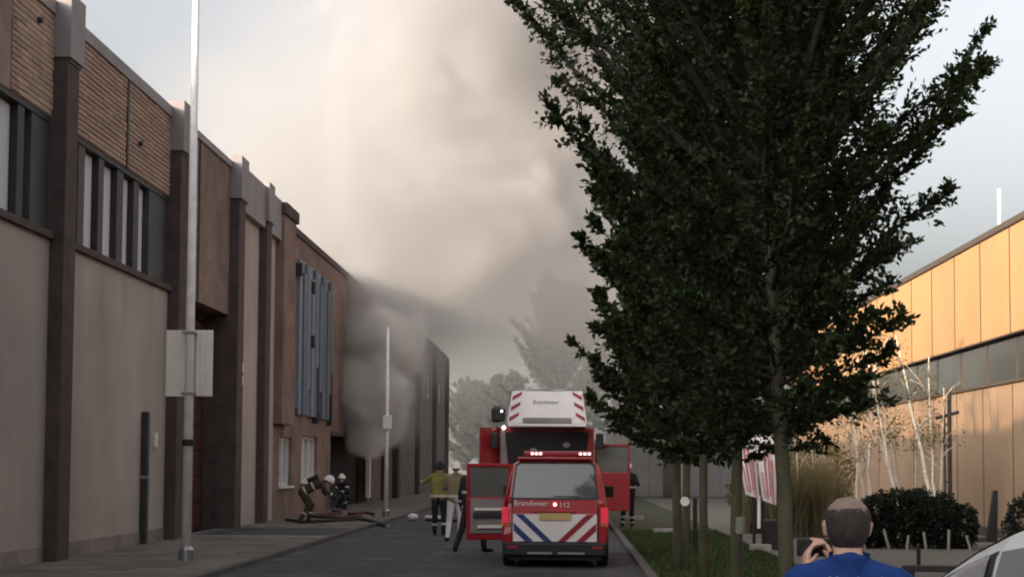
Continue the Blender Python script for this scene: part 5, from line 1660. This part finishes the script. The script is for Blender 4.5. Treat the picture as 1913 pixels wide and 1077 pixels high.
def plume(g, p, x, y, z):
    # axis drifts from the doorway up over the street
    cx = g.curve(z, [(0, -8.7), (3, -8.5), (9, -6.0), (14, -3.4), (20, -1.8), (30, -1.0)])
    cy = g.curve(z, [(0, 55.5), (9, 56.0), (24, 58.0)])
    rad = g.curve(z, [(0, 1.2), (2.5, 2.2), (6, 3.2), (9, 4.4), (13, 6.2), (20, 8.0), (30, 9.5)])
    dx = g.m('SUBTRACT', x, cx); dy = g.m('SUBTRACT', y, cy)
    r = g.m('SQRT', g.m('ADD', g.m('MULTIPLY', dx, dx), g.m('MULTIPLY', dy, dy)))
    s = g.m('SUBTRACT', 1.0, g.m('DIVIDE', r, rad))
    n1 = g.noise(p, 0.16, 4, 0.55, (3, 1, 7), 0.6)
    n2 = g.noise(p, 0.45, 5, 0.6, (9, 4, 2), 0.8)
    e = g.m('ADD', s, g.m('ADD', g.m('MULTIPLY', g.m('SUBTRACT', n1, 0.5), 3.0), g.m('MULTIPLY', g.m('SUBTRACT', n2, 0.5), 0.85)))
    core = g.m('MULTIPLY', g.ramp(e, 0.02, 0.42), g.curve(z, [(0, 0.7), (8, 0.42), (14, 0.36), (30, 0.36)]))
    # thin veil round the plume and over the roofs
    ex = g.m('DIVIDE', g.m('SUBTRACT', x, -6.0), 17.0)
    ey = g.m('DIVIDE', g.m('SUBTRACT', y, 61.0), 11.5)
    ez = g.m('DIVIDE', g.m('SUBTRACT', z, 10.0), 15.0)
    rr = g.m('SQRT', g.m('ADD', g.m('ADD', g.m('MULTIPLY', ex, ex), g.m('MULTIPLY', ey, ey)), g.m('MULTIPLY', ez, ez)))
    veil = g.ramp(g.m('ADD', rr, g.m('MULTIPLY', g.m('SUBTRACT', n1, 0.5), 0.7)), 1.10, 0.35, 0.0, 0.17)
    d = g.m('ADD', core, veil)
    # stay off the ground and outside the solid buildings left of the fronts
    inside = g.m('MULTIPLY', g.m('LESS_THAN', x, -8.75), g.m('LESS_THAN', z, 8.9))
    d = g.m('MULTIPLY', d, g.m('SUBTRACT', 1.0, inside))
    d = g.m('MULTIPLY', d, g.ramp(z, 2.2, 3.8))
    veil_cut = g.ramp(z, 4.0, 11.0)
    d = g.m('MULTIPLY', d, g.m('MAXIMUM', veil_cut, g.ramp(x, -6.2, -7.6)))
    return g.m('MULTIPLY', d, g.m('GREATER_THAN', d, 0.002))
SM_MAT = smoke_mat('fire_smoke', (0.63, 0.625, 0.63), 1.0)
volume_object('smoke_plume', 'pale grey and cream smoke billowing from the burning building over the street', (-25, 44, 0.1), (12, 74, 33), (124, 100, 120), SM_MAT, plume)

def drift(g, p, x, y, z):
    n1 = g.noise(p, 0.07, 3, 0.5, (1, 5, 2), 0.4)
    fy = g.m('MULTIPLY', g.m('ADD', g.m('MULTIPLY', g.ramp(y, 50, 66), 0.30), g.ramp(y, 82, 108)), g.ramp(y, 158, 140))
    fx = g.m('MULTIPLY', g.m('MAXIMUM', g.ramp(x, -8.6, -6.5), g.m('GREATER_THAN', y, 99.5)), g.m('MULTIPLY', g.ramp(x, 24, 10), g.ramp(x, -24, -14)))
    fz = g.m('MULTIPLY', g.ramp(z, 34, 8), g.ramp(z, 0.0, 1.0))
    d = g.m('MULTIPLY', g.m('MULTIPLY', fy, fx), fz)
    d = g.m('MULTIPLY', d, g.ramp(n1, 0.3, 0.7, 0.007, 0.015))
    return g.m('MULTIPLY', d, g.m('GREATER_THAN', d, 0.0008))
volume_object('smoke_drift', 'thin grey smoke drifting down the far street before the trees', (-25, 49, 0.1), (25, 159, 35), (64, 110, 40), smoke_mat('thin_smoke', (0.69, 0.70, 0.71), 1.0), drift)

def puff(g, p, x, y, z):
    n1 = g.noise(p, 0.6, 5, 0.6, (2, 8, 1), 0.8)
    out = None
    for (a, b, c, r) in ((-7.9, 54.5, 2.9, 1.1), (-7.6, 55.5, 3.9, 1.5), (-7.7, 53.6, 4.8, 1.7), (-7.4, 54.6, 6.4, 2.0), (-7.7, 58.2, 3.2, 1.0)):
        dx = g.m('SUBTRACT', x, a); dy = g.m('SUBTRACT', y, b); dz = g.m('SUBTRACT', z, c)
        d2 = g.m('SQRT', g.m('ADD', g.m('ADD', g.m('MULTIPLY', dx, dx), g.m('MULTIPLY', dy, dy)), g.m('MULTIPLY', dz, dz)))
        s = g.m('SUBTRACT', 1.0, g.m('DIVIDE', d2, r))
        out = s if out is None else g.m('MAXIMUM', out, s)
    e = g.m('ADD', out, g.m('MULTIPLY', g.m('SUBTRACT', n1, 0.5), 1.6))
    d = g.m('MULTIPLY', g.ramp(e, 0.0, 0.45), 2.2)
    d = g.m('MULTIPLY', d, g.m('GREATER_THAN', x, -8.62))
    return g.m('MULTIPLY', d, g.m('GREATER_THAN', d, 0.004))
volume_object('smoke_puff', 'thick white smoke puffing out above the doorway of the burning building', (-8.9, 51, 1.4), (-4.9, 61, 9), (34, 80, 64), smoke_mat('white_smoke', (0.93, 0.92, 0.91), 1.0), puff)
